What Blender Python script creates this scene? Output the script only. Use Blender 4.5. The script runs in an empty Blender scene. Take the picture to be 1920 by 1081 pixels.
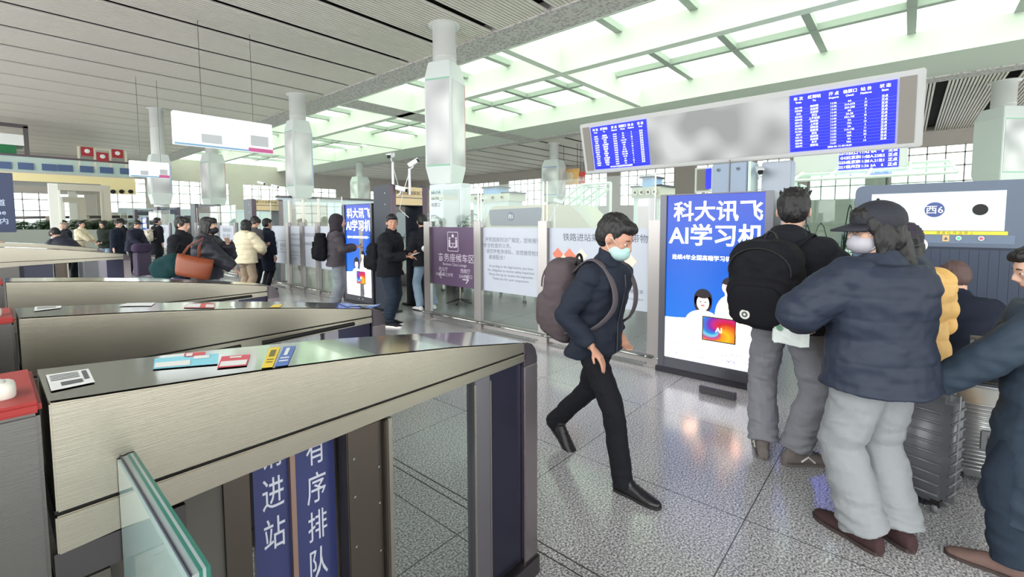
import bpy, bmesh, math, random
from mathutils import Vector, Matrix, noise
import numpy as np
random.seed(7)
S = bpy.context.scene
COL = S.collection

# ------------------------------------------------------------------ camera
F, H = 854.0, 1.62
AZ, PITCH, ROLL = math.radians(40.9), math.atan(56/854.0), math.radians(0.2)
PX, PY = 960.0, 471.6
fw = Vector((math.cos(AZ)*math.cos(PITCH), math.sin(AZ)*math.cos(PITCH), -math.sin(PITCH)))
rt0 = Vector((math.sin(AZ), -math.cos(AZ), 0)); up0 = rt0.cross(fw)
rt = rt0*math.cos(ROLL) - up0*math.sin(ROLL); up = up0*math.cos(ROLL) + rt0*math.sin(ROLL)
cd = bpy.data.cameras.new('camera'); cam = bpy.data.objects.new('camera', cd); COL.objects.link(cam)
cam.matrix_world = Matrix(((rt.x, up.x, -fw.x, 0), (rt.y, up.y, -fw.y, 0), (rt.z, up.z, -fw.z, H), (0, 0, 0, 1)))
cd.sensor_width = 36; cd.sensor_fit = 'HORIZONTAL'; cd.lens = 36*F/1920
cd.shift_x = 0; cd.shift_y = -(540.5-PY)/1920
cd.clip_start = 0.02; cd.clip_end = 400
S.camera = cam
CAM = Vector((0, 0, H))
def ray(x, y): return fw + rt*((x-PX)/F) + up*((PY-y)/F)
def onz(x, y, z=0.0): d = ray(x, y); return CAM + d*((z-H)/d.z)
def onx(x, y, X): d = ray(x, y); return CAM + d*(X/d.x)
def ony(x, y, Y): d = ray(x, y); return CAM + d*(Y/d.y)
def atd(x, y, D): return CAM + ray(x, y)*D

# ------------------------------------------------------------------ world, light, exposure
W = bpy.data.worlds.new('world'); S.world = W; W.use_nodes = True
bg = W.node_tree.nodes['Background']; bg.inputs[0].default_value = (0.97, 1.0, 0.97, 1); bg.inputs[1].default_value = 1.0
S.view_settings.view_transform = 'Standard'; S.view_settings.look = 'None'
S.view_settings.gamma = 1; S.view_settings.use_curve_mapping = False
EXPO = 2.2; S.view_settings.exposure = EXPO; EM = 2**-EXPO*2   # lit things are given in display terms
S.cycles.max_bounces = 10; S.cycles.diffuse_bounces = 5; S.cycles.glossy_bounces = 4
S.cycles.transparent_max_bounces = 16; S.cycles.transmission_bounces = 6
S.cycles.caustics_reflective = False; S.cycles.caustics_refractive = False
S.cycles.use_denoising = True

# ------------------------------------------------------------------ materials
MATS = {}
def srgb(c): return tuple(((v/255)/12.92 if v/255 <= .04045 else ((v/255+.055)/1.055)**2.4) for v in c)
def mat(name, col, rough=.6, metal=0., bump=0., bscale=60., var=0., emit=0., spec=.5, coat=0., stretch=None, alpha=None):
    if name in MATS: return MATS[name]
    m = bpy.data.materials.new(name); m.use_nodes = True; nt = m.node_tree; N = nt.nodes; L = nt.links
    b = N['Principled BSDF']; c = srgb(col)+(1,)
    b.inputs['Base Color'].default_value = c; b.inputs['Roughness'].default_value = rough
    b.inputs['Metallic'].default_value = metal; b.inputs['Specular IOR Level'].default_value = spec
    b.inputs['Coat Weight'].default_value = coat
    if emit: b.inputs['Emission Color'].default_value = c; b.inputs['Emission Strength'].default_value = emit*EM
    if bump or var:
        tc = N.new('ShaderNodeTexCoord'); mp = N.new('ShaderNodeMapping'); nz = N.new('ShaderNodeTexNoise')
        mp.inputs['Scale'].default_value = stretch or (1, 1, 1)
        nz.inputs['Scale'].default_value = bscale; nz.inputs['Detail'].default_value = 4
        L.new(tc.outputs['Object'], mp.inputs[0]); L.new(mp.outputs[0], nz.inputs['Vector'])
        if bump:
            bp = N.new('ShaderNodeBump'); bp.inputs['Strength'].default_value = bump; bp.inputs['Distance'].default_value = .01
            L.new(nz.outputs[0], bp.inputs['Height']); L.new(bp.outputs[0], b.inputs['Normal'])
        if var:
            r = N.new('ShaderNodeMapRange'); r.inputs[1].default_value = .3; r.inputs[2].default_value = .7
            r.inputs[3].default_value = 1-var; r.inputs[4].default_value = 1+var
            mx = N.new('ShaderNodeMix'); mx.data_type = 'RGBA'; mx.blend_type = 'MULTIPLY'; mx.inputs[0].default_value = 1
            mx.inputs[6].default_value = c; L.new(nz.outputs[0], r.inputs[0]); L.new(r.outputs[0], mx.inputs[7])
            L.new(mx.outputs[2], b.inputs['Base Color'])
    MATS[name] = m; return m
def glass_mat(name, col=(235, 245, 242), refl=.08, dark=0.0, rough=0.02):
    if name in MATS: return MATS[name]
    m = bpy.data.materials.new(name); m.use_nodes = True; nt = m.node_tree; N = nt.nodes; L = nt.links
    N.remove(N['Principled BSDF']); o = N['Material Output']
    t = N.new('ShaderNodeBsdfTransparent'); t.inputs[0].default_value = srgb(col)+(1,)
    g = N.new('ShaderNodeBsdfGlossy'); g.inputs['Roughness'].default_value = rough
    lw = N.new('ShaderNodeLayerWeight'); lw.inputs[0].default_value = .5; fr = N.new('ShaderNodeMath'); fr.operation = 'POWER'; fr.inputs[1].default_value = 4; L.new(lw.outputs['Facing'], fr.inputs[0])
    ad = N.new('ShaderNodeMath'); ad.operation = 'MULTIPLY_ADD'; ad.inputs[1].default_value = .6; ad.inputs[2].default_value = refl*.5
    mx = N.new('ShaderNodeMixShader'); L.new(fr.outputs[0], ad.inputs[0]); L.new(ad.outputs[0], mx.inputs[0])
    L.new(t.outputs[0], mx.inputs[1]); L.new(g.outputs[0], mx.inputs[2]); last = mx
    if dark:
        d = N.new('ShaderNodeBsdfDiffuse'); d.inputs[0].default_value = srgb(col)+(1,)
        m2 = N.new('ShaderNodeMixShader'); m2.inputs[0].default_value = dark
        L.new(mx.outputs[0], m2.inputs[1]); L.new(d.outputs[0], m2.inputs[2]); last = m2
    L.new(last.outputs[0], o.inputs[0]); MATS[name] = m; return m
def ramp_mat(name, kind):
    """procedural surfaces with their own patterns"""
    if name in MATS: return MATS[name]
    m = bpy.data.materials.new(name); m.use_nodes = True; nt = m.node_tree; N = nt.nodes; L = nt.links
    b = N['Principled BSDF']; tc = N.new('ShaderNodeTexCoord')
    if kind == 'granite':
        n1 = N.new('ShaderNodeTexNoise'); n1.inputs['Scale'].default_value = 95; n1.inputs['Detail'].default_value = 3
        n1.inputs['Roughness'].default_value = .65
        n2 = N.new('ShaderNodeTexNoise'); n2.inputs['Scale'].default_value = 1.1
        L.new(tc.outputs['Object'], n1.inputs['Vector']); L.new(tc.outputs['Object'], n2.inputs['Vector'])
        cr = N.new('ShaderNodeValToRGB'); e = cr.color_ramp.elements
        e[0].position = .38; e[0].color = srgb((92, 91, 94))+(1,)
        e[1].position = .62; e[1].color = srgb((222, 221, 222))+(1,)
        x = cr.color_ramp.elements.new(.5); x.color = srgb((164, 163, 166))+(1,)
        L.new(n1.outputs[0], cr.inputs[0])
        # joints between slabs
        sp = N.new('ShaderNodeSeparateXYZ'); L.new(tc.outputs['Object'], sp.inputs[0])
        def joint(out, off, per, w):
            a = N.new('ShaderNodeMath'); a.operation = 'ADD'; a.inputs[1].default_value = -off+1000*per; L.new(out, a.inputs[0])
            d = N.new('ShaderNodeMath'); d.operation = 'DIVIDE'; d.inputs[1].default_value = per; L.new(a.outputs[0], d.inputs[0])
            f = N.new('ShaderNodeMath'); f.operation = 'FRACT'; L.new(d.outputs[0], f.inputs[0])
            l = N.new('ShaderNodeMath'); l.operation = 'LESS_THAN'; l.inputs[1].default_value = w/per; L.new(f.outputs[0], l.inputs[0])
            return l
        j1 = joint(sp.outputs[0], 2.62, 1.1, .006); j2 = joint(sp.outputs[1], .6, 1.1, .006)
        mxj = N.new('ShaderNodeMath'); mxj.operation = 'MAXIMUM'; L.new(j1.outputs[0], mxj.inputs[0]); L.new(j2.outputs[0], mxj.inputs[1])
        mx = N.new('ShaderNodeMix'); mx.data_type = 'RGBA'; L.new(mxj.outputs[0], mx.inputs[0]); L.new(cr.outputs[0], mx.inputs[6])
        mx.inputs[7].default_value = srgb((70, 68, 68))+(1,)
        L.new(mx.outputs[2], b.inputs['Base Color'])
        r = N.new('ShaderNodeMapRange'); r.inputs[3].default_value = .10; r.inputs[4].default_value = .24; L.new(n2.outputs[0], r.inputs[0])
        L.new(r.outputs[0], b.inputs['Roughness']); b.inputs['Specular IOR Level'].default_value = .6
    if kind == 'speckle':
        n1 = N.new('ShaderNodeTexVoronoi'); n1.inputs['Scale'].default_value = 9
        L.new(tc.outputs['Object'], n1.inputs['Vector']); cr = N.new('ShaderNodeValToRGB'); e = cr.color_ramp.elements
        e[0].position = .15; e[0].color = srgb((156, 148, 149))+(1,); e[1].position = .6; e[1].color = srgb((206, 200, 200))+(1,)
        L.new(n1.outputs[0], cr.inputs[0]); L.new(cr.outputs[0], b.inputs['Base Color']); b.inputs['Roughness'].default_value = .7
    if kind in ('bluead', 'swirl'):
        b.inputs['Base Color'].default_value = (0, 0, 0, 1)
        b.inputs['Roughness'].default_value = .25
        sp = N.new('ShaderNodeSeparateXYZ'); L.new(tc.outputs['Generated'], sp.inputs[0])
        cr = N.new('ShaderNodeValToRGB'); e = cr.color_ramp.elements
        if kind == 'bluead':
            e[0].position = 0; e[0].color = srgb((20, 140, 255))+(1,); e[1].position = 1; e[1].color = srgb((0, 66, 214))+(1,)
            L.new(sp.outputs[2], cr.inputs[0])
        else:
            a = N.new('ShaderNodeMath'); a.operation = 'SUBTRACT'; a.inputs[1].default_value = .5; L.new(sp.outputs[1], a.inputs[0])
            c2 = N.new('ShaderNodeMath'); c2.operation = 'SUBTRACT'; c2.inputs[1].default_value = .45; L.new(sp.outputs[2], c2.inputs[0])
            an = N.new('ShaderNodeMath'); an.operation = 'ARCTAN2'; L.new(a.outputs[0], an.inputs[0]); L.new(c2.outputs[0], an.inputs[1])
            ln = N.new('ShaderNodeVectorMath'); ln.operation = 'DISTANCE'; ln.inputs[1].default_value = (.5, .5, .45)
            L.new(tc.outputs['Generated'], ln.inputs[0])
            ma = N.new('ShaderNodeMath'); ma.operation = 'MULTIPLY_ADD'; ma.inputs[1].default_value = 5.0
            L.new(ln.outputs[1], ma.inputs[0]); L.new(an.outputs[0], ma.inputs[2])
            dv = N.new('ShaderNodeMath'); dv.operation = 'DIVIDE'; dv.inputs[1].default_value = 6.2832; L.new(ma.outputs[0], dv.inputs[0])
            f = N.new('ShaderNodeMath'); f.operation = 'FRACT'; L.new(dv.outputs[0], f.inputs[0])
            cols = [(0, (255, 150, 0)), (.16, (255, 205, 20)), (.30, (250, 120, 10)), (.42, (225, 20, 30)), (.55, (215, 20, 120)), (.66, (120, 30, 190)), (.78, (0, 130, 230)), (.86, (120, 225, 240)), (.93, (200, 60, 160)), (1, (255, 120, 0))]
            e[0].position = 0; e[0].color = srgb(cols[0][1])+(1,); e[1].position = 1; e[1].color = srgb(cols[-1][1])+(1,)
            for p_, c_ in cols[1:-1]:
                q = cr.color_ramp.elements.new(p_); q.color = srgb(c_)+(1,)
            L.new(f.outputs[0], cr.inputs[0])
        L.new(cr.outputs[0], b.inputs['Emission Color']); b.inputs['Emission Strength'].default_value = .5*EM
    if kind in ('smudge', 'softsmudge'):
        n1 = N.new('ShaderNodeTexNoise'); n1.inputs['Scale'].default_value = 1.7 if kind == 'smudge' else 1.2; n1.inputs['Detail'].default_value = 0
        L.new(tc.outputs['Object'], n1.inputs['Vector']); cr = N.new('ShaderNodeValToRGB'); e = cr.color_ramp.elements
        lo, hi = ((160, 160, 162), (214, 214, 216)) if kind == 'smudge' else ((182, 183, 187), (240, 240, 242)); e[0].position = .35; e[0].color = srgb(lo)+(1,); e[1].position = .72; e[1].color = srgb(hi)+(1,)
        L.new(n1.outputs[0], cr.inputs[0]); L.new(cr.outputs[0], b.inputs['Base Color']); b.inputs['Roughness'].default_value = .5
    MATS[name] = m; return m

STEEL = mat('brushed_steel', (186, 180, 168), .27, 1, bump=.03, bscale=30, stretch=(1, 1, 40))
STEELX = mat('brushed_gate_steel', (178, 172, 158), .30, 1, bump=.05, bscale=8, stretch=(1, 1, 60), var=.04)
STEELTOP = mat('polished_steel_top', (190, 194, 188), .10, 1, bump=.015, bscale=3)
STEELD = mat('dark_steel', (92, 88, 90), .32, .9, bump=.02, bscale=20)
BROWN = mat('brown_metal', (96, 88, 82), .35, .8)
BLACK = mat('black_gap', (8, 8, 9), .6)
WHITE = mat('white_paint', (236, 238, 238), .5)
WALLW = mat('pale_wall', (226, 226, 222), .75, var=.03, bscale=3)
GREYC = mat('grey_ceiling_edge', (200, 198, 195), .7)
NAVY = mat('navy_panel', (34, 44, 84), .35)
GLASS = glass_mat('clear_glass', (244, 248, 247))
GREENGL = glass_mat('green_glass', (214, 240, 230), .1, .12)
GEDGE = mat('glass_edge_green', (36, 110, 96), .15, 0, spec=.8)
SKIN = mat('skin', (205, 164, 144), .55, bump=.02, bscale=120)
SKINW = mat('skin_warm', (188, 140, 118), .55)
HAIR = mat('black_hair', (22, 20, 22), .55, bump=.35, bscale=140, stretch=(1, 1, .25))
SHOEB = mat('black_leather', (24, 22, 28), .35, bump=.1, bscale=90)

# ------------------------------------------------------------------ helpers
def tag(o, label=None, cat=None, group=None, kind=None):
    if label: o['label'] = label
    if cat: o['category'] = cat
    if group: o['group'] = group
    if kind: o['kind'] = kind
    return o
def empty(name, loc=(0, 0, 0), rz=0, label=None, cat=None, group=None):
    o = bpy.data.objects.new(name, None); COL.objects.link(o); o.empty_display_size = .1
    o.location = loc; o.rotation_euler = (0, 0, rz); return tag(o, label, cat, group)
class G:
    """collects geometry and links it as ONE mesh object"""
    def __init__(s): s.v = []; s.f = []
    def add(s, vs, fs):
        n = len(s.v); s.v += [tuple(v) for v in vs]; s.f += [tuple(i+n for i in f) for f in fs]; return s
    def box(s, x0, x1, y0, y1, z0, z1, M=None):
        vs = [Vector((x, y, z)) for x in (x0, x1) for y in (y0, y1) for z in (z0, z1)]
        if M is not None: vs = [M @ v for v in vs]
        return s.add(vs, [(0, 1, 3, 2), (4, 6, 7, 5), (0, 4, 5, 1), (2, 3, 7, 6), (0, 2, 6, 4), (1, 5, 7, 3)])
    def quad(s, *p): return s.add(p, [tuple(range(len(p)))])
    def prism(s, prof, a0, a1, axis='y'):
        """profile of (p,q) extruded along an axis; y: (x,z), x: (y,z), z: (x,y)"""
        n = len(prof)
        def P(p, q, a): return {'y': (p, a, q), 'x': (a, p, q), 'z': (p, q, a)}[axis]
        vs = [P(p, q, a0) for p, q in prof]+[P(p, q, a1) for p, q in prof]
        return s.add(vs, [tuple(range(n)), tuple(range(2*n-1, n-1, -1))]+[(i, i+n, (i+1) % n+n, (i+1) % n) for i in range(n)])
    def cyl(s, a, b, r, n=16, r2=None):
        return s.tube([a, b], [r, r if r2 is None else r2], n)
    def tube(s, pts, rad, n=12, sq=1.0, side=None):
        pts = [Vector(p) for p in pts]; m = len(pts)
        if not hasattr(rad, '__len__'): rad = [rad]*m
        vs = []; u = None
        for i, p in enumerate(pts):
            d = (pts[min(i+1, m-1)]-pts[max(i-1, 0)])
            if d.length < 1e-9: d = Vector((0, 0, 1))
            d.normalize()
            if u is None:
                u = Vector(side) if side is not None else (Vector((0, 1, 0)) if abs(d.y) < .9 else Vector((1, 0, 0)))
            u = (u-d*u.dot(d)).normalized(); w = d.cross(u)
            for k in range(n):
                t = 2*math.pi*k/n; vs.append(p+(u*math.cos(t)+w*math.sin(t)*sq)*rad[i])
        fs = [(i*n+k, i*n+(k+1) % n, (i+1)*n+(k+1) % n, (i+1)*n+k) for i in range(m-1) for k in range(n)]
        fs += [tuple(range(n-1, -1, -1)), tuple(range((m-1)*n, m*n))]
        return s.add(vs, fs)
    def ell(s, c, r, M=None, nu=20, nv=12, e=1.0):
        c = Vector(c); r = (r, r, r) if not hasattr(r, '__len__') else r
        def sg(v): return math.copysign(abs(v)**e, v)
        vs = []
        for j in range(1, nv):
            ph = math.pi*j/nv
            for i in range(nu):
                th = 2*math.pi*i/nu
                vs.append(Vector((r[0]*sg(math.sin(ph))*sg(math.cos(th)), r[1]*sg(math.sin(ph))*sg(math.sin(th)), r[2]*sg(math.cos(ph)))))
        vs += [Vector((0, 0, r[2])), Vector((0, 0, -r[2]))]
        if M is not None: vs = [M @ v for v in vs]
        vs = [c+v for v in vs]; a = len(vs)-2
        fs = [(j*nu+i, (j+1)*nu+i, (j+1)*nu+(i+1) % nu, j*nu+(i+1) % nu) for j in range(nv-2) for i in range(nu)]
        fs += [(a, i, (i+1) % nu) for i in range(nu)]+[(a+1, (nv-2)*nu+(i+1) % nu, (nv-2)*nu+i) for i in range(nu)]
        return s.add(vs, fs)
    def loft(s, secs, n=24):
        """secs: (centre, u axis, v axis, ru, rv)"""
        vs = []
        for c, u, v, ru, rv in secs:
            for k in range(n):
                t = 2*math.pi*k/n; vs.append(Vector(c)+Vector(u)*math.cos(t)*ru+Vector(v)*math.sin(t)*rv)
        m = len(secs)
        fs = [(i*n+k, i*n+(k+1) % n, (i+1)*n+(k+1) % n, (i+1)*n+k) for i in range(m-1) for k in range(n)]
        fs += [tuple(range(n-1, -1, -1)), tuple(range((m-1)*n, m*n))]
        return s.add(vs, fs)
    def mesh(s, name):
        me = bpy.data.meshes.new(name); me.from_pydata(s.v, [], s.f); me.update(); return me
    def obj(s, name, m, parent=None, smooth=False, bevel=0, **t):
        me = s.mesh(name)
        bm = bmesh.new(); bm.from_mesh(me); bmesh.ops.recalc_face_normals(bm, faces=bm.faces)
        if bevel: bmesh.ops.bevel(bm, geom=[e for e in bm.edges if len(e.link_faces) == 2 and e.calc_face_angle(0) > .6], offset=bevel, segments=2, affect='EDGES', clamp_overlap=True)
        bm.to_mesh(me); bm.free()
        me.materials.append(m)
        if smooth: me.polygons.foreach_set('use_smooth', [True]*len(me.polygons))
        o = bpy.data.objects.new(name, me); COL.objects.link(o)
        if parent is not None: o.parent = parent
        return tag(o, **t)
def remesh(name, g, voxel, m, parent=None, smooth=4, disp=None, **t):
    me = g.mesh(name); tmp = bpy.data.objects.new('tmp', me); COL.objects.link(tmp)
    r = tmp.modifiers.new('r', 'REMESH'); r.mode = 'VOXEL'; r.voxel_size = voxel; r.use_smooth_shade = True
    if smooth: sm = tmp.modifiers.new('s', 'SMOOTH'); sm.iterations = smooth; sm.factor = .5
    dg = bpy.context.evaluated_depsgraph_get(); out = bpy.data.meshes.new_from_object(tmp.evaluated_get(dg))
    bpy.data.objects.remove(tmp); bpy.data.meshes.remove(me); out.name = name
    if disp:
        n = len(out.vertices); co = np.empty(n*3, 'f'); out.vertices.foreach_get('co', co); co = co.reshape(-1, 3)
        no = np.empty(n*3, 'f'); out.vertices.foreach_get('normal', no); no = no.reshape(-1, 3)
        d = np.array([disp(Vector(c)) for c in co.tolist()], 'f'); co = co+no*d[:, None]
        out.vertices.foreach_set('co', co.ravel())
    out.materials.clear(); out.materials.append(m)
    out.polygons.foreach_set('use_smooth', [True]*len(out.polygons)); out.update()
    o = bpy.data.objects.new(name, out); COL.objects.link(o)
    if parent is not None: o.parent = parent
    return tag(o, **t)
def copy_tree(o, parent=None):
    c = o.copy(); COL.objects.link(c)
    if parent is not None: c.parent = parent
    for ch in list(o.children): copy_tree(ch, c)
    return c
NEGX = Matrix(((0, 0, -1, 0), (-1, 0, 0, 0), (0, 1, 0, 0), (0, 0, 0, 1)))   # text on a face looking to -X
NEGY = Matrix(((1, 0, 0, 0), (0, 0, -1, 0), (0, 1, 0, 0), (0, 0, 0, 1)))    # text on a face looking to -Y
TOPZ = Matrix.Identity(4)
_fc = {}
def glyphs(body, bold, res=2):
    k = (body, bold)
    if k not in _fc:
        c = bpy.data.curves.new('t', 'FONT'); c.body = body; c.size = 1; c.offset = bold; c.resolution_u = res; c.align_x = 'LEFT'
        o = bpy.data.objects.new('t', c); COL.objects.link(o)
        dg = bpy.context.evaluated_depsgraph_get(); m = bpy.data.meshes.new_from_object(o.evaluated_get(dg))
        vs = [v.co.copy() for v in m.vertices]; fs = [tuple(p.vertices) for p in m.polygons]
        bpy.data.objects.remove(o); bpy.data.curves.remove(c); bpy.data.meshes.remove(m)
        _fc[k] = (vs, fs)
    return _fc[k]
def text(name, items, face, origin, m, parent=None, bold=0.0, squash=1.0, world=False):
    """items: (body, u, v, size, align) in metres on the face; ONE mesh"""
    g = G(); M = Matrix.Translation(Vector(origin)) @ face
    for body, u, v, size, al in items:
        vs, fs = glyphs(body, bold)
        if not vs: continue
        x0 = min(p.x for p in vs); x1 = max(p.x for p in vs); w = (x1-x0)*size*squash
        off = {'l': 0, 'c': -w/2, 'r': -w}[al]
        g.add([M @ Vector((u+off+(p.x-x0)*size*squash, v+p.y*size, 0)) for p in vs], fs)
    o = g.obj(name, m, parent)
    return o
# ================================================================== THE SETTING
CZ = 7.6
g = G(); g.quad((-25, -25, 0), (60, -25, 0), (60, 75, 0), (-25, 75, 0)); floor = g.obj('floor', ramp_mat('granite', 'granite'), kind='structure')
g = G()
for x in (1.70, 1.755): g.box(x, x+.007, -8, 40, .0005, .0015)
g.obj('trim_floor_strip', mat('joint_dark', (60, 58, 58), .5), kind='structure')

def slats(x0, x1, y0, y1, name, m):
    g = G(); y = y0; first = 7.64-2.19*8
    while y < y1:
        ph = (y-first) % 2.19
        if ph > .32: g.box(x0, x1, y, y+.078, CZ, CZ+.06)
        y += .1217
    return g.obj(name, m, kind='structure')
SL = mat('ceiling_slat', (230, 223, 215), .5)
slats(-4, 10.8, -20, 56, 'ceiling', SL)
slats(27.2, 42, -22, 56, 'ceiling_far', SL)
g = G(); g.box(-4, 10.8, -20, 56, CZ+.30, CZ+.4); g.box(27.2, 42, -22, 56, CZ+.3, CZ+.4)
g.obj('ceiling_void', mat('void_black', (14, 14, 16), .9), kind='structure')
# spot fittings in the dark slots are separate lamps below; speckled soffits
SP = ramp_mat('speckled_soffit', 'speckle')
g = G(); g.box(10.8, 12.05, -25, 56, CZ-.04, CZ+.45); g.box(-4.8, -4, -25, 56, CZ-.04, CZ+.9)
g.box(12.05, 27.2, 20.6, 22.1, CZ-.02, CZ+.45); g.box(26.3, 27.2, -25, 56, CZ-.04, CZ+.45)
g.obj('ceiling_speckled_beam', SP, kind='structure')
LB = mat('pale_beam', (218, 223, 215), .7)
g = G()
g.box(12.05, 12.15, -25, 56, CZ-.05, CZ+.9)
g.box(15.45, 15.85, -25, 56, CZ-.02, CZ+.95)
g.box(22.7, 22.85, -25, 56, CZ-.03, CZ+.9); g.box(22.85, 26.3, -25, 56, CZ+.02, CZ+.1)
for y in (-10.0, 10.72, 31.6, 42.5): g.box(12.15, 22.7, y, y+.32, CZ-.013, CZ+.95)
for y in (20.45, 22.1): g.box(12.15, 22.7, y, y+.12, CZ-.04, CZ+.95)
g.obj('ceiling_coffer_beams', LB, kind='structure')
FIN = mat('skylight_fin', (168, 174, 170), .5)
g = G(); ys = [10.88-2.68*k for k in range(-16, 12)]
for y in ys:
    if abs(y-10.88) < .2: continue
    g.box(12.15, 22.7, y-.13, y+.13, CZ+.86, CZ+1.1)
g.box(19.9, 20.15, -25, 56, CZ+.84, CZ+1.08)
g.obj('ceiling_skylight_fins', FIN, kind='structure')
g = G(); g.box(12.15, 22.7, -25, 56, CZ+1.2, CZ+1.22)
g.obj('window_1', glass_mat('skylight_glass', (229, 240, 226), .02), kind='structure')
# roof edge that keeps the sky out beside the skylight
g = G(); g.box(-4.5, 12.1, -25, 56, CZ+.46, CZ+.6); g.box(22.85, 42, -25, 56, CZ+.46, CZ+.6); g.obj('ceiling_roof', GREYC, kind='structure')

# far walls with window grids
WL = mat('hall_wall', (184, 176, 170), .75, var=.03, bscale=2)
MUL = mat('window_mullion', (176, 178, 172), .5)
def window_wall(name, axis, P, a0, a1, wins, z0, z1, n0):
    """wall in plane axis=P from a0..a1, windows (b0,b1) along it between z0 and z1"""
    def B(g, b0, b1, c0, c1, t0, t1):
        if axis == 'x': g.box(P+t0, P+t1, b0, b1, c0, c1)
        else: g.box(b0, b1, P+t0, P+t1, c0, c1)
    g = G(); B(g, a0, a1, 0, z0, 0, .3); B(g, a0, a1, z1, CZ+.5, 0, .3); e = a0
    for b0, b1 in wins: B(g, e, b0, z0, z1, 0, .3); e = b1
    B(g, e, a1, z0, z1, 0, .3); g.obj(name, WL, kind='structure')
    for i, (b0, b1) in enumerate(wins):
        f = G(); nc = max(2, round((b1-b0)/.95))
        for k in range(nc+1):
            b = b0+(b1-b0)*k/nc; B(f, b-.04, b+.04, z0, z1, .05, .15)
        for z in (z0, z0+(z1-z0)*.3, z0+(z1-z0)*.6, z0+(z1-z0)*.85, z1): B(f, b0, b1, z-.04, z+.04, .05, .15)
        wo = f.obj('window_%d' % (n0+i), MUL, kind='structure')
        p = G(); B(p, b0, b1, z0, z1, .09, .11); p.obj('pane', GLASS, wo)
window_wall('wall_far_right', 'x', 42, -25, 56, [(-22, -14), (-12.5, -5), (-3.6, 1.0), (2.4, 6), (7.2, 9.6), (10.6, 14.5), (16.5, 22), (23.5, 29), (31, 37), (38.5, 44), (46, 52)], 3.2, 6.6, 2)
window_wall('wall_far_end', 'y', 56, -25, 6.5, [(-22, -15), (-13, -6), (-4.5, .5), (1.2, 6.0)], .5, 4.2, 40)
window_wall('wall_far_left', 'y', 56, 6.5, 42, [(7.2, 10.4), (12.2, 17.6), (19, 24.6), (26, 30), (32, 39)], 2.6, 5.9, 20)
# low white back-of-hall wall band
g = G(); g.box(6.5, 41, 44, 44.2, 0, 2.6); g.box(6.5, 41, 43.95, 44.3, 2.6, 2.75); g.obj('wall_low_white', mat('low_wall', (222, 232, 244), .5), kind='structure')

# ---------------------------------------------------------------- mezzanine at the left end
MY = 38.0
def mz(x, y): return ony(x, y, MY)
g = G()
x1 = mz(250, 330).x
g.box(-25, x1, MY, MY+12, mz(120, 328).z-.02, mz(120, 322).z+.1)
g.obj('trim_mezzanine_slab', GREYC, kind='structure')
slabz = mz(120, 325).z
g = G(); g.box(-25, mz(254, 345).x, MY-.05, MY+.1, mz(200, 346).z, slabz-.1).box(mz(190, 350).x, mz(254, 350).x, MY-.05, MY+.1, mz(230, 364).z, mz(200, 346).z); g.obj('wall_mezzanine_fascia', mat('cream_yellow', (248, 232, 178), .6), kind='structure')
g = G(); g.box(-25, x1, MY-.05, MY-.02, slabz, mz(120, 299).z)
bal = g.obj('wall_mezzanine_glass', glass_mat('balustrade_glass', (228, 244, 240), .1, .55), kind='structure')
g = G(); g.box(-25, x1, MY-.08, MY+.03, mz(120, 299).z, mz(120, 299).z+.12); g.obj('trim_mezzanine_handrail', mat('rail_dark', (92, 84, 92), .4, .6), kind='structure')
for i, px in enumerate((5, 48, 92, 122, 162, 199, 236)):
    p = mz(px, 299+px*.055+3); w = .62
    n = G().box(p.x-w/2, p.x+w/2, MY-.12, MY-.06, p.z-.4, p.z-.02).obj('balustrade_notice', mat('notice_blue', (76, 98, 140), .5))
    tag(n, ('small blue notice on the left mezzanine balustrade, number %s from the left edge' % ['one', 'two', 'three', 'four', 'five', 'six', 'seven'][i]), 'notice', 'blue notices on the mezzanine glass')
# white portal frames beneath the mezzanine
PW = mat('portal_white', (240, 240, 232), .5)
PG = mat('portal_beige', (196, 190, 176), .6)
def portal(pxa, pxb, ytop, Y, lab, w=.35):
    a = ony(pxa, ytop, Y); b = ony(pxb, ytop, Y); t = empty('portal_frame', ((a.x+b.x)/2, Y, 0), 0, lab, 'portal', 'portal frames under the mezzanine')
    hw = (b.x-a.x)/2; z = a.z
    G().box(-hw, -hw+w, 0, .5, 0, z).box(-hw+w, -hw+w+.08, -.02, .2, 0, z-w).obj('post', PW, t)
    G().box(hw-w, hw, 0, .5, 0, z).box(hw-w-.08, hw-w, -.02, .2, 0, z-w).obj('post', PG, t)
    G().box(-hw+w, hw-w, 0, .5, z-w, z).obj('lintel', PG, t)
portal(90, 206, 343, 34, 'wide white portal frame standing under the cream mezzanine fascia')
portal(102, 160, 368, 40, 'inner white portal frame seen through the wide one')
portal(128, 195, 352, 43, 'beige doorway frame far behind the wide portal frame')
for i, px in enumerate((197, 212, 228, 245)):
    p = ony(px, 359, MY-.06)
    tag(G().cyl((p.x, MY-.09, p.z), (p.x, MY-.045, p.z), .13, 16).obj('nozzle_vent', BLACK), 'round black air nozzle on the cream fascia, %s from the left' % ['first', 'second', 'third', 'fourth'][i], 'vent', 'round air nozzles on the cream fascia')
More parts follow.
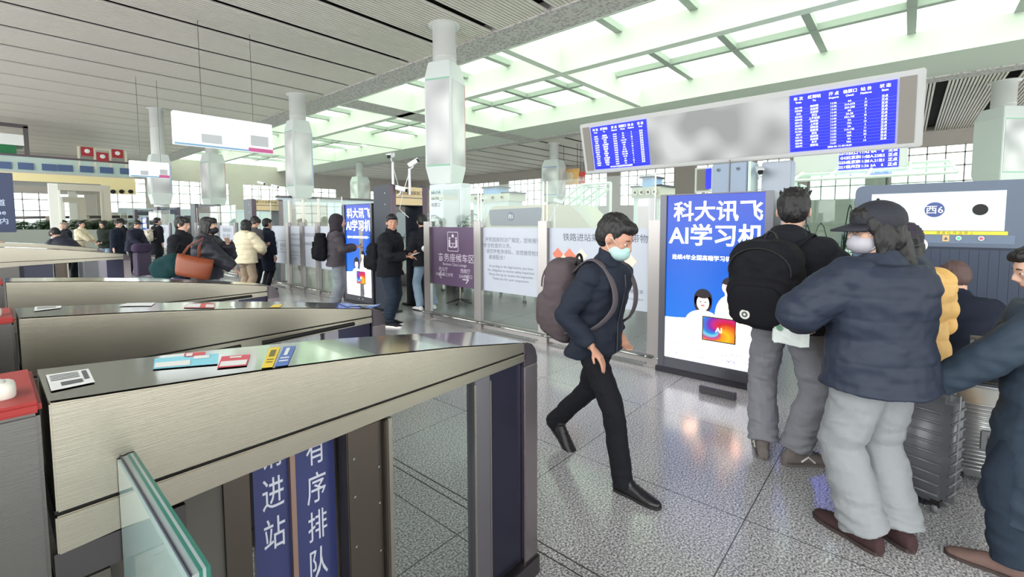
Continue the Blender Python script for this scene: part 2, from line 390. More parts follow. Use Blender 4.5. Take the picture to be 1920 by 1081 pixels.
# posters standing in a light frame above the balustrade
t = empty('poster_rack', mz(190, 300), 0, 'cream poster rack with small red posters above the mezzanine rail', 'rack')
o = Vector(t.location); PR = mat('poster_red', (170, 40, 50), .5); CR = mat('poster_frame', (226, 220, 200), .5)
fr = G()
for px in (147, 177, 206, 235):
    p = mz(px, 285)-o; fr.box(p.x-.05, p.x+.05, -.06, .04, -.6, mz(px, 274+(px-147)*.1).z-o.z)
for py in (276, 300):
    a = mz(147, py)-o; b = mz(235, py+8)-o; fr.tube([(a.x, -.01, a.z), (b.x, -.01, b.z)], .05, 6)
fr.obj('frame', CR, t)
for px, py in ((163, 284), (192, 294), (220, 288)):
    p = mz(px, py)-o; q = G().box(p.x-.28, p.x+.28, -.10, -.05, p.z-.28, p.z+.26).obj('poster', PR, t)
    G().ell((p.x, -.10, p.z+.02), (.13, .03, .13)).obj('emblem', WHITE, q)
t = empty('shop_kiosk', mz(10, 300), 0, 'green and white shop box on the mezzanine at the left edge of the picture', 'kiosk')
a = mz(-40, 262)-Vector(t.location); b = mz(33, 300)-Vector(t.location)
G().box(a.x, b.x, .3, 2, -.2, a.z-.1).obj('wall', mat('kiosk_green', (20, 120, 70), .5), t)
G().box(a.x-.1, b.x+.3, .12, 2.2, a.z-.1, a.z+.5).obj('fascia', WHITE, t)
G().box(b.x+.3, b.x+.5, .12, .3, -.2, a.z+1.0).box(b.x-1.2, b.x+.5, .12, .3, a.z+.9, a.z+1.1).obj('bracket', STEELD, t)

# ---------------------------------------------------------------- pillars with box signs
SIGN = ramp_mat('blurred_panel', 'smudge'); SOFT = ramp_mat('blurred_poster', 'softsmudge')
def column(x, y, rot, half, z0, z1, lab, rp=.36, accent=(226, 160, 160), acc2=(150, 200, 175), zc=CZ):
    t = empty('column', (x, y, 0), math.radians(rot), lab, 'column', 'round white columns with box signs')
    G().cyl((0, 0, 0), (0, 0, zc), rp, 28).obj('shaft', mat('column_white', (228, 230, 230), .5), t, True)
    G().cyl((0, 0, zc-.02), (0, 0, zc-.0), rp*1.35, 28).cyl((0, 0, zc-1.0), (0, 0, zc-.97), rp+.01, 28).obj('collar', mat('collar', (214, 214, 212), .4), t, True)
    h = half; k = .80*h
    s = G().loft([((0, 0, z), (1, 0, 0), (0, 1, 0), r*1.414, r*1.414) for z, r in ((z0, k), (z0+.5, h), (z1-.5, h), (z1, k))], 4)
    s.v = [tuple(Matrix.Rotation(math.radians(45), 4, 'Z') @ Vector(v)) for v in s.v]
    b = s.obj('sign_box', mat('sign_case', (222, 228, 228), .45), t, bevel=.02)
    za, zb = z0+.58, z1-.58; e = h+.012; w = h*.86
    G().box(-e, -h-.002, -w, w, za, zb).obj('poster', SOFT, b)
    G().box(-w, w, -e, -h-.002, za, zb).obj('poster', SOFT, b)
    G().box(-e-.004, -h, -w, w, zb, zb+.05).box(-e-.004, -h, -w, w, za-.05, za).obj('border', mat('acc%d' % acc2[0], acc2, .5), b)
    G().box(w-.01, w+.03, -e-.004, -h, za, zb).obj('border', mat('accr%d' % accent[2], accent, .5), b)
    return t
column(9.5, 10.94, 20, .46, 2.78, 6.45, 'white column nearest the camera with a tall blurred box sign')
column(9.9, 21.9, 0, .46, 2.78, 6.4, 'white column with grey box sign second from the camera, left of the nearest one', accent=(170, 190, 230))
p = ony(400, 335, 33); column(p.x, 33, 12, .5, 2.6, 5.9, 'white column with a red-edged box sign behind the hanging sign board')
column(29.2, -2.95, 42, .62, 3.1, 6.45, 'white column with red-topped box sign at the right edge behind the scanner', rp=.4, accent=(230, 120, 130))
column(28.8, 20.66, 10, .7, 3.1, 6.3, 'white column with blue box sign left of the departure board', accent=(150, 180, 230), acc2=(120, 150, 210))
p = atd(675, 340, 46); column(p.x, p.y, 0, .7, 3.3, 6.2, 'pale distant column left of the big metal detector')
t = empty('direction_sign', (9.15, 10.45, 2.0), math.radians(0), 'white gate direction sign on the nearest column under its box sign', 'sign')
G().box(-.42, -.38, -.35, .35, -.35, .72).obj('board', mat('signwhite', (226, 234, 238), .5), t)
text('lettering', [('6A-11A', -.26, .45, .13, 'l'), ('6A-9A', -.26, .27, .13, 'l'), ('检票口', -.26, .08, .13, 'l'), ('→', .1, .16, .26, 'l')], NEGX, (-.43, 0, 0), mat('signgrey', (60, 80, 100), .5), t, .01)

# hanging sign boards
def hang(pa, pb, Y, lab, foot, accent):
    a = ony(pa[0], pa[1], Y); b = ony(pb[0], pb[1], Y); t = empty('hanging_sign', ((a.x+b.x)/2, Y, b.z), 0, lab, 'sign'); w = (b.x-a.x)/2; h = a.z-b.z
    G().box(-w, w, 0, .22, 0, h).obj('light_box', mat('signbox_lit', (238, 240, 244), .4, emit=.35), t, bevel=.01)
    G().box(-w, w*.45, -.01, .0, 0, .05).obj('edge_strip', mat('strip_blue', (140, 190, 230), .5), t)
    G().box(w*.45, w, -.01, .0, 0, .12).obj('edge_strip', mat('strip_pink', accent, .5), t)
    for q0, q1, z0_, z1_ in ((-.5, -.1, .12, .4), (.5, .9, .2, .55)): G().box(w*q0, w*q1, -.012, .0, h*z0_, h*z1_).obj('blurred_mark', mat('mark_grey', (214, 216, 222), .6), t)
    for s in (-.45, .6): G().cyl((w*s, .11, h), (w*s, .11, CZ-b.z), .007, 8).obj('hanger', STEELD, t)
hang((324, 206), (512, 288), 16, 'wide white hanging sign board under the slatted ceiling', 0, (226, 110, 170))
hang((243, 300), (318, 334), 24, 'small white hanging sign beyond the mezzanine end, left of the red-edged column', 0, (200, 170, 220))
p = ony(300, 350, 30)
column(p.x, 30, 0, .45, 2.6, 5.2, 'white column with a blurred purple-footed box sign behind the small hanging sign', rp=.3, accent=(210, 180, 230))

# departure board
t = empty('departure_board', (9.6, 2.95, 2.76), 0, 'long grey departure board with two lit blue screens hanging over the barriers', 'board')
Mt = Matrix.Rotation(math.atan2(-.3, 1.12)*.8, 4, 'Y')  # leans down towards the hall
bt = empty('board_case', (0, 0, 0)); bt.parent = t
t.rotation_euler = (0, -.25, 0)
BY0, BY1, BH = -3.08, 3.0, 1.17
CASE = mat('board_case_grey', (206, 206, 206), .5)
bpy.data.objects.remove(bt)
G().box(0, .35, BY0, BY1, 0, BH).obj('case', CASE, t, bevel=.02)
for y0, y1 in ((-2.98, -2.78), (2.74, 2.92)): G().box(-.012, 0, y0, y1, .08, BH-.08).obj('side_grille', mat('grille_brown', (150, 144, 138), .6), t)
G().box(-.010, 0, -1.30, 1.33, .09, BH-.09).obj('middle_panel', SIGN, t)
SB = mat('led_blue', (28, 34, 245), .4, emit=1.05)
TX = mat('led_text', (228, 232, 255), .4, emit=1.3)
rows = [('G2190', '杭州西', '11:36', '6A', '6'), ('G2568', '北京南', '11:36', '21A.21B', '21'), ('G42', '北京南', '11:41', '22A.22B', '22'), ('G3153', '汉口', '11:42', '8A', '8'), ('G3048', '上海虹桥', '11:44', '2A.2B', '2'), ('G9117', '杭州东', '11:46', '15A.15B', '15'), ('G2372', '上海南', '11:47', '5A', '5'), ('G1984', '郑州东', '11:49', '19A', '19'), ('G1764', '张家港', '11:49', '3A', '3'), ('G371', '武汉', '11:52', '11A.11B', '11'), ('G3113', '杭州东', '11:52', '16B', '16'), ('G2596', '北京南', '11:54', '22A', '22'), ('G2148', '阜平', '11:54', '4A', '4'), ('G2273', '重庆北', '11:57', '10A', '10')]
rows2 = [('G437', '成都东', '09:40', '3A', '9'), ('G7142', '上海虹桥', '09:45', '5A', '7'), ('G548', '苏州', '09:47', '19A', '20'), ('G99', '汉口', '09:50', '11A.11B', '11'), ('G4808', '上海虹桥', '09:52', '1A.8B', '6'), ('G6267', '温州北', '09:53', '12B', '12'), ('G1746', '徐州南', '09:55', '20A', '20'), ('G2156', '重庆', '09:55', '21.2B', '6'), ('G801', '宁波东', '10:00', '16B.16B', '13'), ('G1776', '南京', '10:01', '16A.16B', '16'), ('G815', '上海虹桥', '10:01', '4A.4B', '4'), ('G401', '无锡南', '10:05', '6A', '4'), ('G2223', '青岛北', '10:05', '22A', '22'), ('G704', '宁波', '10:10', '3A', '3')]
def screen(yc, hw, rws, foot):
    s = G().box(-.02, -.004, yc-hw, yc+hw, .10, BH-.10).obj('screen', SB, t, label='lit blue departures screen')
    it = []; cx = [-.82, -.50, -.12, .18, .47, .80]; top = BH-.20
    for c_, a_, b_ in zip(cx, ('车 次', '终到站', '开 点', '检票口', '站 台', '状 态'), ('Train', 'To', 'Departs', 'Check', 'Platform', 'State')):
        it.append((a_, c_*hw, top+.01, .062, 'c')); it.append((b_, c_*hw, top-.045, .042, 'c'))
    n = len(rws); dz = (top-.10-.16)/n
    for i, r in enumerate(rws):
        z = top-.135-i*dz
        for c_, s_ in zip(cx, r+('正点',)): it.append((s_, c_*hw, z, .040, 'c'))
    it.append((foot, 0, .118, .040, 'c'))
    text('lettering', it, NEGX, (-.022, yc, 0), TX, s, .008)
    ln = G()
    for i in range(n): ln.box(-.0215, -.0205, yc-hw, yc+hw, top-.146-i*dz, top-.144-i*dz)
    ln.obj('row_lines', mat('led_line', (110, 120, 255), .4, emit=.8), s)
screen(2.02, .68, rows2, '09:10:29 开往各站列车正在检票')
screen(-2.03, .72, rows, '2026-01-12 09:10:29')
# pillar under the board
t = empty('support_pillar', (9.75, 2.35, 0), 0, 'grey-blue steel pillar holding up the departure board', 'pillar')
PB = mat('pillar_bluegrey', (128, 140, 158), .4, .5)
G().box(-.25, .25, -.02, .62, 0, 2.74).obj('shaft', PB, t, bevel=.015)
G().box(-.27, -.25, .28, .30, .1, 2.8).obj('seam', STEELD, t)
for y in (.14, .5):
    b = G().cyl((-.27, y, 2.62), (-.25, y, 2.62), .035, 16).obj('bolt_plate', mat('bolt_grey', (100, 108, 122), .4, .6), t)
    G().cyl((-.275, y, 2.62), (-.25, y, 2.62), .013, 10).obj('bolt', BLACK, b)
G().box(-.27, .3, -.09, -.04, 0, 2.74).obj('edge_post', mat('edge_white', (216, 232, 224), .4), t)
t2 = empty('support_pillar', (9.85, 1.65, 0), 0, 'narrower grey pillar behind the camera bracket under the departure board', 'pillar')
G().box(-.05, .3, 0, .5, 0, 2.74).obj('shaft', mat('pillar_grey2', (150, 156, 168), .4, .4), t2, bevel=.015)

def cctv(loc, rz, lab, s=1.0, pole=None, tilt=-.25):
    t = empty('security_camera', loc, rz, lab, 'camera', 'white security cameras')
    M = Matrix.Rotation(-tilt, 4, 'Y')
    G().cyl(M @ Vector((-.12*s, 0, 0)), M @ Vector((.12*s, 0, 0)), .05*s, 18).box(-.13*s, .16*s, -.055*s, .055*s, .035*s, .055*s, M).obj('housing', WHITE, t, False, .004)
    G().cyl(M @ Vector((.12*s, 0, 0)), M @ Vector((.145*s, 0, 0)), .043*s, 18).obj('lens', BLACK, t)
    G().tube([(0, 0, -.03*s), (-.02*s, 0, -.10*s), (-.1*s, 0, -.14*s)], .014*s, 8).obj('bracket', WHITE, t)
    if pole:
        G().cyl((-.1*s, 0, -.12*s), (-.1*s, 0, -pole), .022, 12).obj('pole', mat('pole_white', (226, 228, 230), .4), t)
        G().tube([(-.1*s, .0, -.15), (-.22, .04, -.5), (-.30, .05, -.8), (-.12, .03, -.95)], .006, 6).obj('cable', WHITE, t)
    return t
p = onx(1424, 320, 9.55); cctv(p, math.radians(200), 'white security camera on a bracket under the departure board', 1.1)
# ================================================================== TICKET GATES
def ztop(x):
    pts = [(-.7, 1.285), (.05, 1.28), (.23, 1.265), (.4, 1.25), (.75, 1.212), (1.1, 1.165), (1.5, 1.10), (1.6, 1.06)]
    for (a, za), (b, zb) in zip(pts, pts[1:]):
        if x <= b: return za+(zb-za)*(x-a)/(b-a)
    return 1.06
GW = .30
RED = mat('red_cover', (160, 54, 52), .4, .1, spec=.3)
CABM = mat('cabinet_steel', (112, 110, 108), .34, .9, bump=.04, bscale=9, stretch=(1, 1, 50))
DUST = glass_mat('dusty_panel', (120, 116, 112), .05, .75)
def curved_patch(x0, x1, y0, y1, dz, skew=0.0, n=6):
    g = G()
    for i in range(n):
        a = x0+(x1-x0)*i/n; b = x0+(x1-x0)*(i+1)/n
        g.quad((a, y0, ztop(a)+dz), (b, y0, ztop(b)+dz), (b+skew, y1, ztop(b+skew)+dz), (a+skew, y1, ztop(a+skew)+dz))
    return g
def gate(y, lab, flap=True, slots=False, stickers=(), panels=False, redcab=True, knob=True):
    t = empty('ticket_gate', (0, y, 0), 0, lab, 'ticket gate', 'ticket gates')
    xs = [.062+1.438*i/16 for i in range(17)]
    prof = [(x, ztop(x)-.004) for x in xs]+[(1.5, 1.056), (.062, 1.056)]
    G().prism(prof, 0, GW).obj('housing', STEELX, t, bevel=.003)
    g = G()
    for a, b in zip(xs, xs[1:]):
        g.quad((a, .004, ztop(a)), (b, .004, ztop(b)), (b, GW-.004, ztop(b)), (a, GW-.004, ztop(a)))
    g.obj('top_plate', STEELTOP, t, True)
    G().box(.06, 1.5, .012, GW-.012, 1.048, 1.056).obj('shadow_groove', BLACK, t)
    G().prism([(.06, .97), (.30, .985), (1.0, 1.005), (1.5, 1.015), (1.5, 1.048), (.06, 1.048)], 0, GW).obj('lip_rail', STEELX, t, bevel=.003)
    # nose: rounded shell with post
    prof = [(1.502, 0), (1.502, 1.095), (1.53, 1.093), (1.56, 1.08), (1.583, 1.055), (1.595, 1.02), (1.595, .985), (1.502, .985)][1:]
    G().box(1.502, 1.595, 0, .05, .08, .99).obj('nose_leg', mat('nose_leg_steel', (176, 166, 170), .25, 1, bump=.03, bscale=8, stretch=(1, 1, 40)), t, bevel=.004)
    G().prism(prof, 0, GW).obj('nose_post', mat('nose_steel', (140, 132, 138), .22, 1, bump=.03, bscale=8, stretch=(1, 1, 40)), t, bevel=.006)
    lg = G().box(1.20, 1.285, 0, .05, .10, 1.01).obj('leg', mat('leg_steel', (150, 146, 156), .28, .95, bump=.03, bscale=8, stretch=(1, 1, 40)), t, bevel=.003); G().box(1.285, 1.5, .022, .045, .10, 1.01).obj('leg_infill', mat('leg_navy', (66, 66, 86), .25, .85), lg)
    if panels:
        for s in (0,):
            G().box(1.195, 1.205, -.002, .0, .10, .995).box(1.283, 1.289, -.002, 0, .10, .99).obj('leg_trim', STEEL, t)
    # lower body
    G().box(.68, .80, .02, GW-.02, .08, .99).box(.80, .815, .0, GW, .08, .99).obj('motor_column', BROWN, t, bevel=.003)
    sc = G()
    for z in (.9, .78, .62, .5, .34): sc.cyl((.70, .016, z), (.70, .021, z), .004, 8).cyl((.785, .016, z-.06), (.785, .021, z-.06), .004, 8)
    sc.obj('screw', STEELTOP, t)
    G().box(.815, 1.20, .014, .022, .09, 1.0).obj('glass_infill', GLASS, t)
    G().box(.815, .83, .005, .035, .09, .99).obj('glass_frame', STEEL, t)
    if panels:
        NV = mat('sign_blue', (50, 58, 110), .25, coat=.5)
        for x0, x1, body in ((.44, .533, '请进站'), (.547, .672, '有序排队')):
            q = G().box(x0, x1, .085, .10, .09, .985).obj('sign_panel', NV, t)
            it = [(ch, (x0+x1)/2+.004, (.945 if x0 < .5 else .905)-.118*k, .10, 'c') for k, ch in enumerate(body)]
            text('lettering', it, NEGY, (0, .084, 0), mat('sign_white', (206, 208, 222), .5), q, .004, .62)
        G().box(.533, .547, .07, .11, .09, .99).obj('sign_divider', mat('copper_edge', (170, 140, 128), .3, .6), t)
        G().box(.135, .36, .06, .07, .12, .965).obj('dusty_panel', DUST, t, bevel=.001)
        G().box(.36, .42, .05, .12, .1, .99).obj('inner_frame', BROWN, t)
        G().box(.055, .135, .004, .2, .08, .90).obj('side_cover', mat('grimy_steel', (104, 98, 92), .45, .8, var=.25, bscale=18), t)
        G().box(.058, .105, .000, .005, .5, .885).obj('small_door', mat('grimy_door', (96, 90, 84), .5, .7, var=.3, bscale=30), t)
        G().box(.055, .27, .004, .02, .905, .972).obj('lock_strip', STEELD, t)
    else:
        G().box(.36, .66, .05, GW-.05, .08, .99).obj('side_panel', mat('dark_panel', (70, 72, 88), .3, .4), t)
        G().box(.055, .30, .01, GW-.01, .08, .99).obj('side_cover', CABM, t)
    G().box(.05, .82, -.01, GW+.01, 0, .09).box(.82, 1.60, -.01, .07, 0, .09).obj('plinth', STEELD, t, bevel=.004)
    if slots:
        for a, b in ((.57, .78), (.88, 1.38)):
            z0, z1 = 1.0+.012*(a-.5), 1.0+.014*(b-.5)
            G().tube([(a, -.004, z0+.015), (b, -.004, z1+.018)], .011, 10).obj('slot', BLACK, t)
    for x in ((.92,) if slots else ()):
        q = G().cyl((x, -.015, .955), (x, .05, .955), .045, 20).obj('sensor', STEELD, t, True)
        G().cyl((x, -.02, .955), (x, -.014, .955), .03, 20).obj('sensor_face', BLACK, q)
    # cabinet at the lane entrance
    G().box(-.75, .050, 0, GW, 0, 1.262).obj('cabinet', CABM, t, bevel=.006)
    G().box(-.75, .053, -.002, GW+.002, 1.262, 1.284).obj('cabinet_top', RED, t, bevel=.006)
    if knob:
        k = G().ell((-.008, .09, 1.296), (.032, .035, .018), e=.5).obj('card_reader', mat('reader_white', (232, 228, 220), .4), t, True)
        G().ell((-.008, .09, 1.313), (.018, .02, .004), e=.6).obj('reader_window', mat('reader_glass', (214, 214, 206), .2), k, True)
    if flap:
        FG = mat('flap_grey', (150, 164, 166), .2, 0, coat=.5)
        q = G().box(.155, .160, -.50, -.005, .35, 1.128).obj('glass_flap', mat('flap_frost', (172, 198, 194), .18, 0, coat=1.0), t)
        G().box(.160, .1625, -.50, -.005, .352, 1.134).obj('flap_gasket', mat('gasket', (40, 40, 60), .4), q)
        G().box(.1625, .171, -.50, -.005, .35, 1.132).obj('flap_leaf', FG, q)
        G().box(.171, .1755, -.50, -.005, .35, 1.134).obj('flap_edge', GEDGE, q)
        G().box(.1755, .1795, -.50, -.005, .35, 1.134).obj('flap_leaf', FG, q)
        G().box(.1795, .185, -.50, -.005, .35, 1.134).obj('flap_edge', GEDGE, q)
    for k_ in stickers: k_(t)
    return t
def sticker(pts, m, extra=None, y0=0, name='sticker'):
    """quad sticker lying on the top plate: four picture points found on the real surface"""
    def f(t):
        ps = []
        for (px, py) in pts:
            z = 1.2
            for _ in range(12): p = onz(px, py, z); z = ztop(p.x)+.002
            ps.append(Vector((p.x, min(max(p.y-y0, .006), GW-.006), z+.001)))
        g = G(); n = 5   # subdivide along the first edge so it follows the bend
        a, b, c, d = ps
        for i in range(n):
            r0, r1 = i/n, (i+1)/n; q = [a.lerp(b, r0), a.lerp(b, r1), d.lerp(c, r1), d.lerp(c, r0)]
            for v in q: v.z = ztop(v.x)+.0025
            g.quad(*q)
        o = g.obj(name, m, t)
        if extra: extra(o, ps)
    return f
def bars(mm, rows):
    def f(o, ps):
        a, b, c, d = ps; g = G()
        for (u0, u1, v0, v1) in rows:
            q = []
            for u, v in ((u0, v0), (u1, v0), (u1, v1), (u0, v1)):
                p = a.lerp(b, u).lerp(d.lerp(c, u), v); p.z = ztop(p.x)+.0032; q.append(p)
            g.quad(*q)
        g.obj('print', mm, o)
    return f
def prints(mm, s, sz):
    def f(o, ps):
        a, b, c, d = ps; cen = (a+b+c+d)/4; vs, fs = glyphs(s, .01); ux = (b-a).normalized(); uy = (a-d).normalized()
        w = max(v.x for v in vs)*sz; g = G(); q = []
        for v in vs:
            p = cen+ux*(v.x*sz-w/2)+uy*(v.y*sz-.3*sz); p.z = ztop(p.x)+.0034; q.append(p)
        g.add(q, fs); g.obj('print', mm, o)
    return f
PAPER = mat('sticker_white', (226, 226, 226), .5); INK = mat('sticker_ink', (90, 90, 96), .6)
st1 = [sticker([(86, 703), (166, 691), (178, 716), (96, 733)], PAPER, bars(INK, [(.06, .72, .12+.1*k, .16+.1*k) for k in range(4)]+[(.25, .75, .62, .84), (.8, .92, .1, .7)]), 1.23, 'notice_label'),
       sticker([(290, 672), (410, 662), (408, 682), (287, 692)], mat('sticker_cyan', (120, 206, 228), .3), bars(PAPER, [(.02, .55, .45, .9), (.6, .85, .1, .4)]), 1.23),
       sticker([(346, 662), (386, 659), (384, 667), (344, 670)], mat('sticker_red', (214, 60, 66), .35), bars(PAPER, [(.1, .4, .2, .8)]), 1.23),
       sticker([(416, 668), (470, 664), (463, 685), (407, 690)], mat('sticker_crimson', (212, 44, 74), .35), bars(PAPER, [(.05, .95, .5, .92), (.3, .7, .1, .25)]), 1.23),
       sticker([(505, 652), (526, 650), (511, 688), (490, 690)], mat('sticker_yellow', (240, 205, 30), .35), bars(mat('sticker_olive', (120, 110, 60), .5), [(.25, .75, .15, .5), (.2, .8, .62, .66), (.2, .8, .74, .78)]), 1.23),
       sticker([(532, 650), (555, 648), (543, 686), (518, 689)], mat('sticker_blue', (70, 110, 190), .35), bars(PAPER, [(.3, .6, .1, .5), (.15, .85, .6, .66), (.15, .85, .74, .8)]), 1.23)]
st2 = [sticker([(64, 573), (112, 569), (114, 577), (64, 583)], PAPER, bars(INK, [(.1, .8, .2, .35), (.1, .8, .5, .65)]), 2.42, 'notice_label'),
       sticker([(238, 568), (290, 566), (284, 573), (222, 574)], PAPER, None, 2.42),
       sticker([(352, 569), (402, 568), (402, 577), (344, 577)], mat('sticker_red'
, (214, 60, 66), .35), bars(PAPER, [(.02, .5, .1, .9), (.7, .98, .3, .9)]), 2.42),
       sticker([(512, 571), (530, 570), (528, 577), (508, 577)], mat('sticker_yellow', (240, 205, 30), .35), None, 2.42),
       sticker([(636, 568), (700, 566), (708, 573), (650, 575)], mat('sticker_blue2', (90, 130, 220), .35), bars(PAPER, [(.1, .9, .3, .6)]), 2.42)]
st3 = [sticker([(240, 516), (305, 518), (298, 522), (235, 521)], mat('sticker_cyan', (120, 206, 228), .3), None, 3.98),
       sticker([(312, 519), (350, 520), (345, 523), (306, 523)], mat('sticker_violet', (170, 130, 220), .3), None, 3.98)]
gate(1.23, 'nearest steel ticket gate with paper label, bright stickers and blue sign panels under its rail', True, False, st1, True)
gate(2.42, 'second ticket gate from the camera, black slots under its rim, red and white sticker', False, True, st2)
gate(3.98, 'third steel ticket gate from the camera with violet and cyan stickers along the top', False, True, st3)
gate(10.0, 'fourth steel ticket gate, far left, its nose next to the teal bag', False, False, [])
gate(12.7, 'farthest ticket gate, its brown rounded cabinet showing at the left edge', False, False, [])

# ================================================================== GLASS BARRIERS
BX = 4.85
POST = mat('barrier_steel', (158, 153, 152), .32, .9, bump=.03, bscale=8, stretch=(1, 1, 30))
def post(y, lab, x=BX, h=1.63):
    t = empty('barrier_post', (x, y, 0), 0, lab, 'post', 'steel barrier posts')
    G().box(-.06, -.0, -.075, .075, .0, h).obj('shell', POST, t, bevel=.004)
    G().box(0.0, .035, -.03, .03, 0, h-.01).obj('clamp', STEELD, t)
    G().box(-.09, .06, -.10, .10, 0, .02).obj('foot_plate', POST, t, bevel=.003)
    for s in (-.07, .07): G().ell((-.085, s, .115), .018).obj('rail_knob', STEELTOP, t, True)
    return t
def film(x, y, m, items, mt, t, z0=.62, z1=1.53, gl=2.1, lines=None):
    pass
FILMW = mat('film_white', (184, 189, 202), .45, var=.02, bscale=3)
def panel(ya, yb, lab, fm=None, items=(), tm=None, extra=None, x=BX, z0=.60, z1=1.54, top=2.15):
    """glass panel between two posts; ya (picture left) > yb"""
    y = (ya+yb)/2; w = (ya-yb)/2-.03; t = empty('glass_barrier_panel', (x, y, 0), 0, lab, 'glass panel', 'glass barrier panels')
    G().box(.0, .012, -w, w, .14, top).obj('glass', GLASS, t)
    G().box(-.03, .03, -w-.03, w+.03, .03, .13).obj('base_channel', POST, t, bevel=.003)
    G().cyl((-.085, -w-.03, .115), (-.085, w+.03, .115), .014, 12).obj('kick_rail', STEELTOP, t, True)
    for s in (-w, w): G().box(-.004, .014, s-.005, s+.005, .13, top).obj('edge_profile', STEEL, t)
    if fm:
        f = G().box(-.006, -.001, -w+.02, w-.02, z0, z1).obj('film', fm, t)
        if items: text('lettering', items, NEGX, (-.0075, 0, 0), tm, f, .003)
        if extra: extra(f, w)
    return t
PY_ = [6.03, 4.84, 3.62, 2.05]
post(6.03, 'steel post at the left end of the purple sign, by the metal detector')
post(4.84, 'steel post between the purple sign and the grey notice')
post(3.62, 'steel post to the left of the walking man, behind his backpack')
post(2.08, 'steel post beside the large blue advertising light box')
TG = mat('text_grey', (120, 124, 136), .6); TP = mat('text_pale', (196, 186, 200), .6)
def icon(f, w):
    g = G()   # two people at a table under a clock, in a rounded frame
    zc = 1.31
    for a, b, c, d in ((-.12, .12, .145, .155), (-.12, .12, -.155, -.145), (-.125, -.115, -.15, .15), (.115, .125, -.15, .15)): g.box(-.010, -.007, a, b, zc+c, zc+d)
    g.cyl((-.010, 0, zc+.09), (-.007, 0, zc+.09), .028, 18)
    for s in (-1, 1):
        g.cyl((-.010, s*.075, zc+.055), (-.007, s*.075, zc+.055), .018, 16)
        g.box(-.010, -.007, min(s*.10, s*.06), max(s*.10, s*.06), zc-.09, zc+.03); g.box(-.010, -.007, min(s*.06, s*.02), max(s*.06, s*.02), zc-.10, zc-.075)
    g.box(-.010, -.007, -.045, .045, zc-.035, zc-.022); g.box(-.010, -.007, -.006, .006, zc-.10, zc-.03)
    g.obj('icon', TP, f)
    text('arrows', [('←', -.36, .70, .20, 'l'), ('→', .36, .66, .20, 'r')], NEGX, (-.0075, 0, 0), TP, f, .002)
panel(6.03, 4.84, 'glass panel with purple film, lounge pictogram and arrows', mat('film_purple', (88, 68, 96), .4), [('商务座候车区', .06, 1.0, .142, 'c'), ('Business Class Lounge', .03, .925, .062, 'c'), ('西北厅', -.24, .83, .075, 'c'), ('20B检票口对号', -.22, .75, .065, 'c'), ('西南厅', .28, .83, .075, 'c'), ('22A检票口', .28, .75, .065, 'c')], TP, icon)
panel(4.84, 3.62, 'glass panel with pale notice of grey Chinese and English lines', FILMW, [('按照国家的法律规定，您有接受', .54, 1.335, .074, 'r'), ('安全检查的义务。', -.52, 1.25, .074, 'l'), ('请您按秩序排队，自觉接受检查，', .56, 1.165, .072, 'r'), ('谢谢配合！', -.42, 1.08, .074, 'l'),
    ('According to the legal norms, you have', 0, .96, .052, 'c'), ('the obligation to receive safety inspection.', 0, .90, .052, 'c'), ('Please line up to receive the inspection.', 0, .84, .052, 'c'), ('Thank you for your cooperation.', 0, .78, .052, 'c')], TG)
def hazards(f, w):
    R = mat('hazard_red', (214, 120, 96), .5); CRM = mat('hazard_cream', (236, 220, 200), .5)
    for i, (y, z) in enumerate(((.56, 1.20), (.38, 1.20), (.29, 1.12), (.47, 1.12), (.2, 1.2), (-.30, 1.18), (-.46, 1.16), (-.38, 1.08))):
        a = .084; G().add([(-.008-.0003*i, y-a, z), (-.008-.0003*i, y, z-a), (-.008-.0003*i, y+a, z), (-.008-.0003*i, y, z+a)], [(0, 1, 2, 3)]).obj('hazard_diamond', CRM if i in (3, 4, 6) else R, f)
panel(3.62, 2.08, 'glass panel behind the walking man with heading and red hazard diamonds', FILMW, [('铁路进站乘车禁止携带物品', -.48, 1.385, .105, 'l'), ('铁路 公安', .62, .80, .05, 'r'), ('Police supervision', .62, .72, .035, 'r')], mat('text_dark', (96, 100, 112), .6), hazards)
# the continuing line of barriers further left
yy = [onx(px, 500, BX).y for px in (600, 571, 545, 510)]
def ln(n=4): return [('国铁路安检提示内容请旅客配合'[:8+i], -.4, 1.3-.11*i, .07, 'l') for i in range(n)]
for i, y in enumerate(yy): post(y, 'steel post in the barrier line left of the hooded man, %s from him' % ['first', 'second', 'third', 'fourth'][i])
panel(yy[2], yy[1], 'glass panel with grey paragraph lines left of the hooded man', FILMW, [('按照国家法律规定', -.3, 1.3, .075, 'l'), ('您有接受安全检查', -.3, 1.2, .07, 'l'), ('请按秩序排队接受', -.3, 1.05, .07, 'l'), ('According to the', -.3, .9, .06, 'l'), ('legal norms you have', -.3, .82, .05, 'l'), ('the obligation', -.3, .74, .06, 'l')], TG)
panel(yy[1], yy[0], 'glass panel with pale film directly behind the black backpack of the hooded man', FILMW, [('铁路进站乘车', -.3, 1.3, .1, 'l'), ('请旅客配合', -.3, 1.1, .08, 'l')], TG)
panel(yy[3], yy[2], 'glass panel with a round rail emblem and two ruled lines, right of the dark-coated man', FILMW, [('铁路安检', .0, 1.02, .10, 'l'), ('Railway', .0, .94, .06, 'l'), ('☯', -.32, 1.0, .18, 'l')], TG,
      lambda f, w: G().box(-.009, -.007, -w+.04, w-.04, 1.17, 1.18).box(-.009, -.007, -w+.04, w-.04, .88, .89).obj('ruled_line', TG, f))
panel(yy[0], yy[0]-1.05, 'glass panel with pale film half hidden behind the hooded man', FILMW, [('禁止携带', -.2, 1.2, .1, 'l')], TG)
post(8.05, 'slim steel post at the right side of the smaller blue light box')
G_y = [onx(px, 480, BX).y for px in (446, 413, 372)]
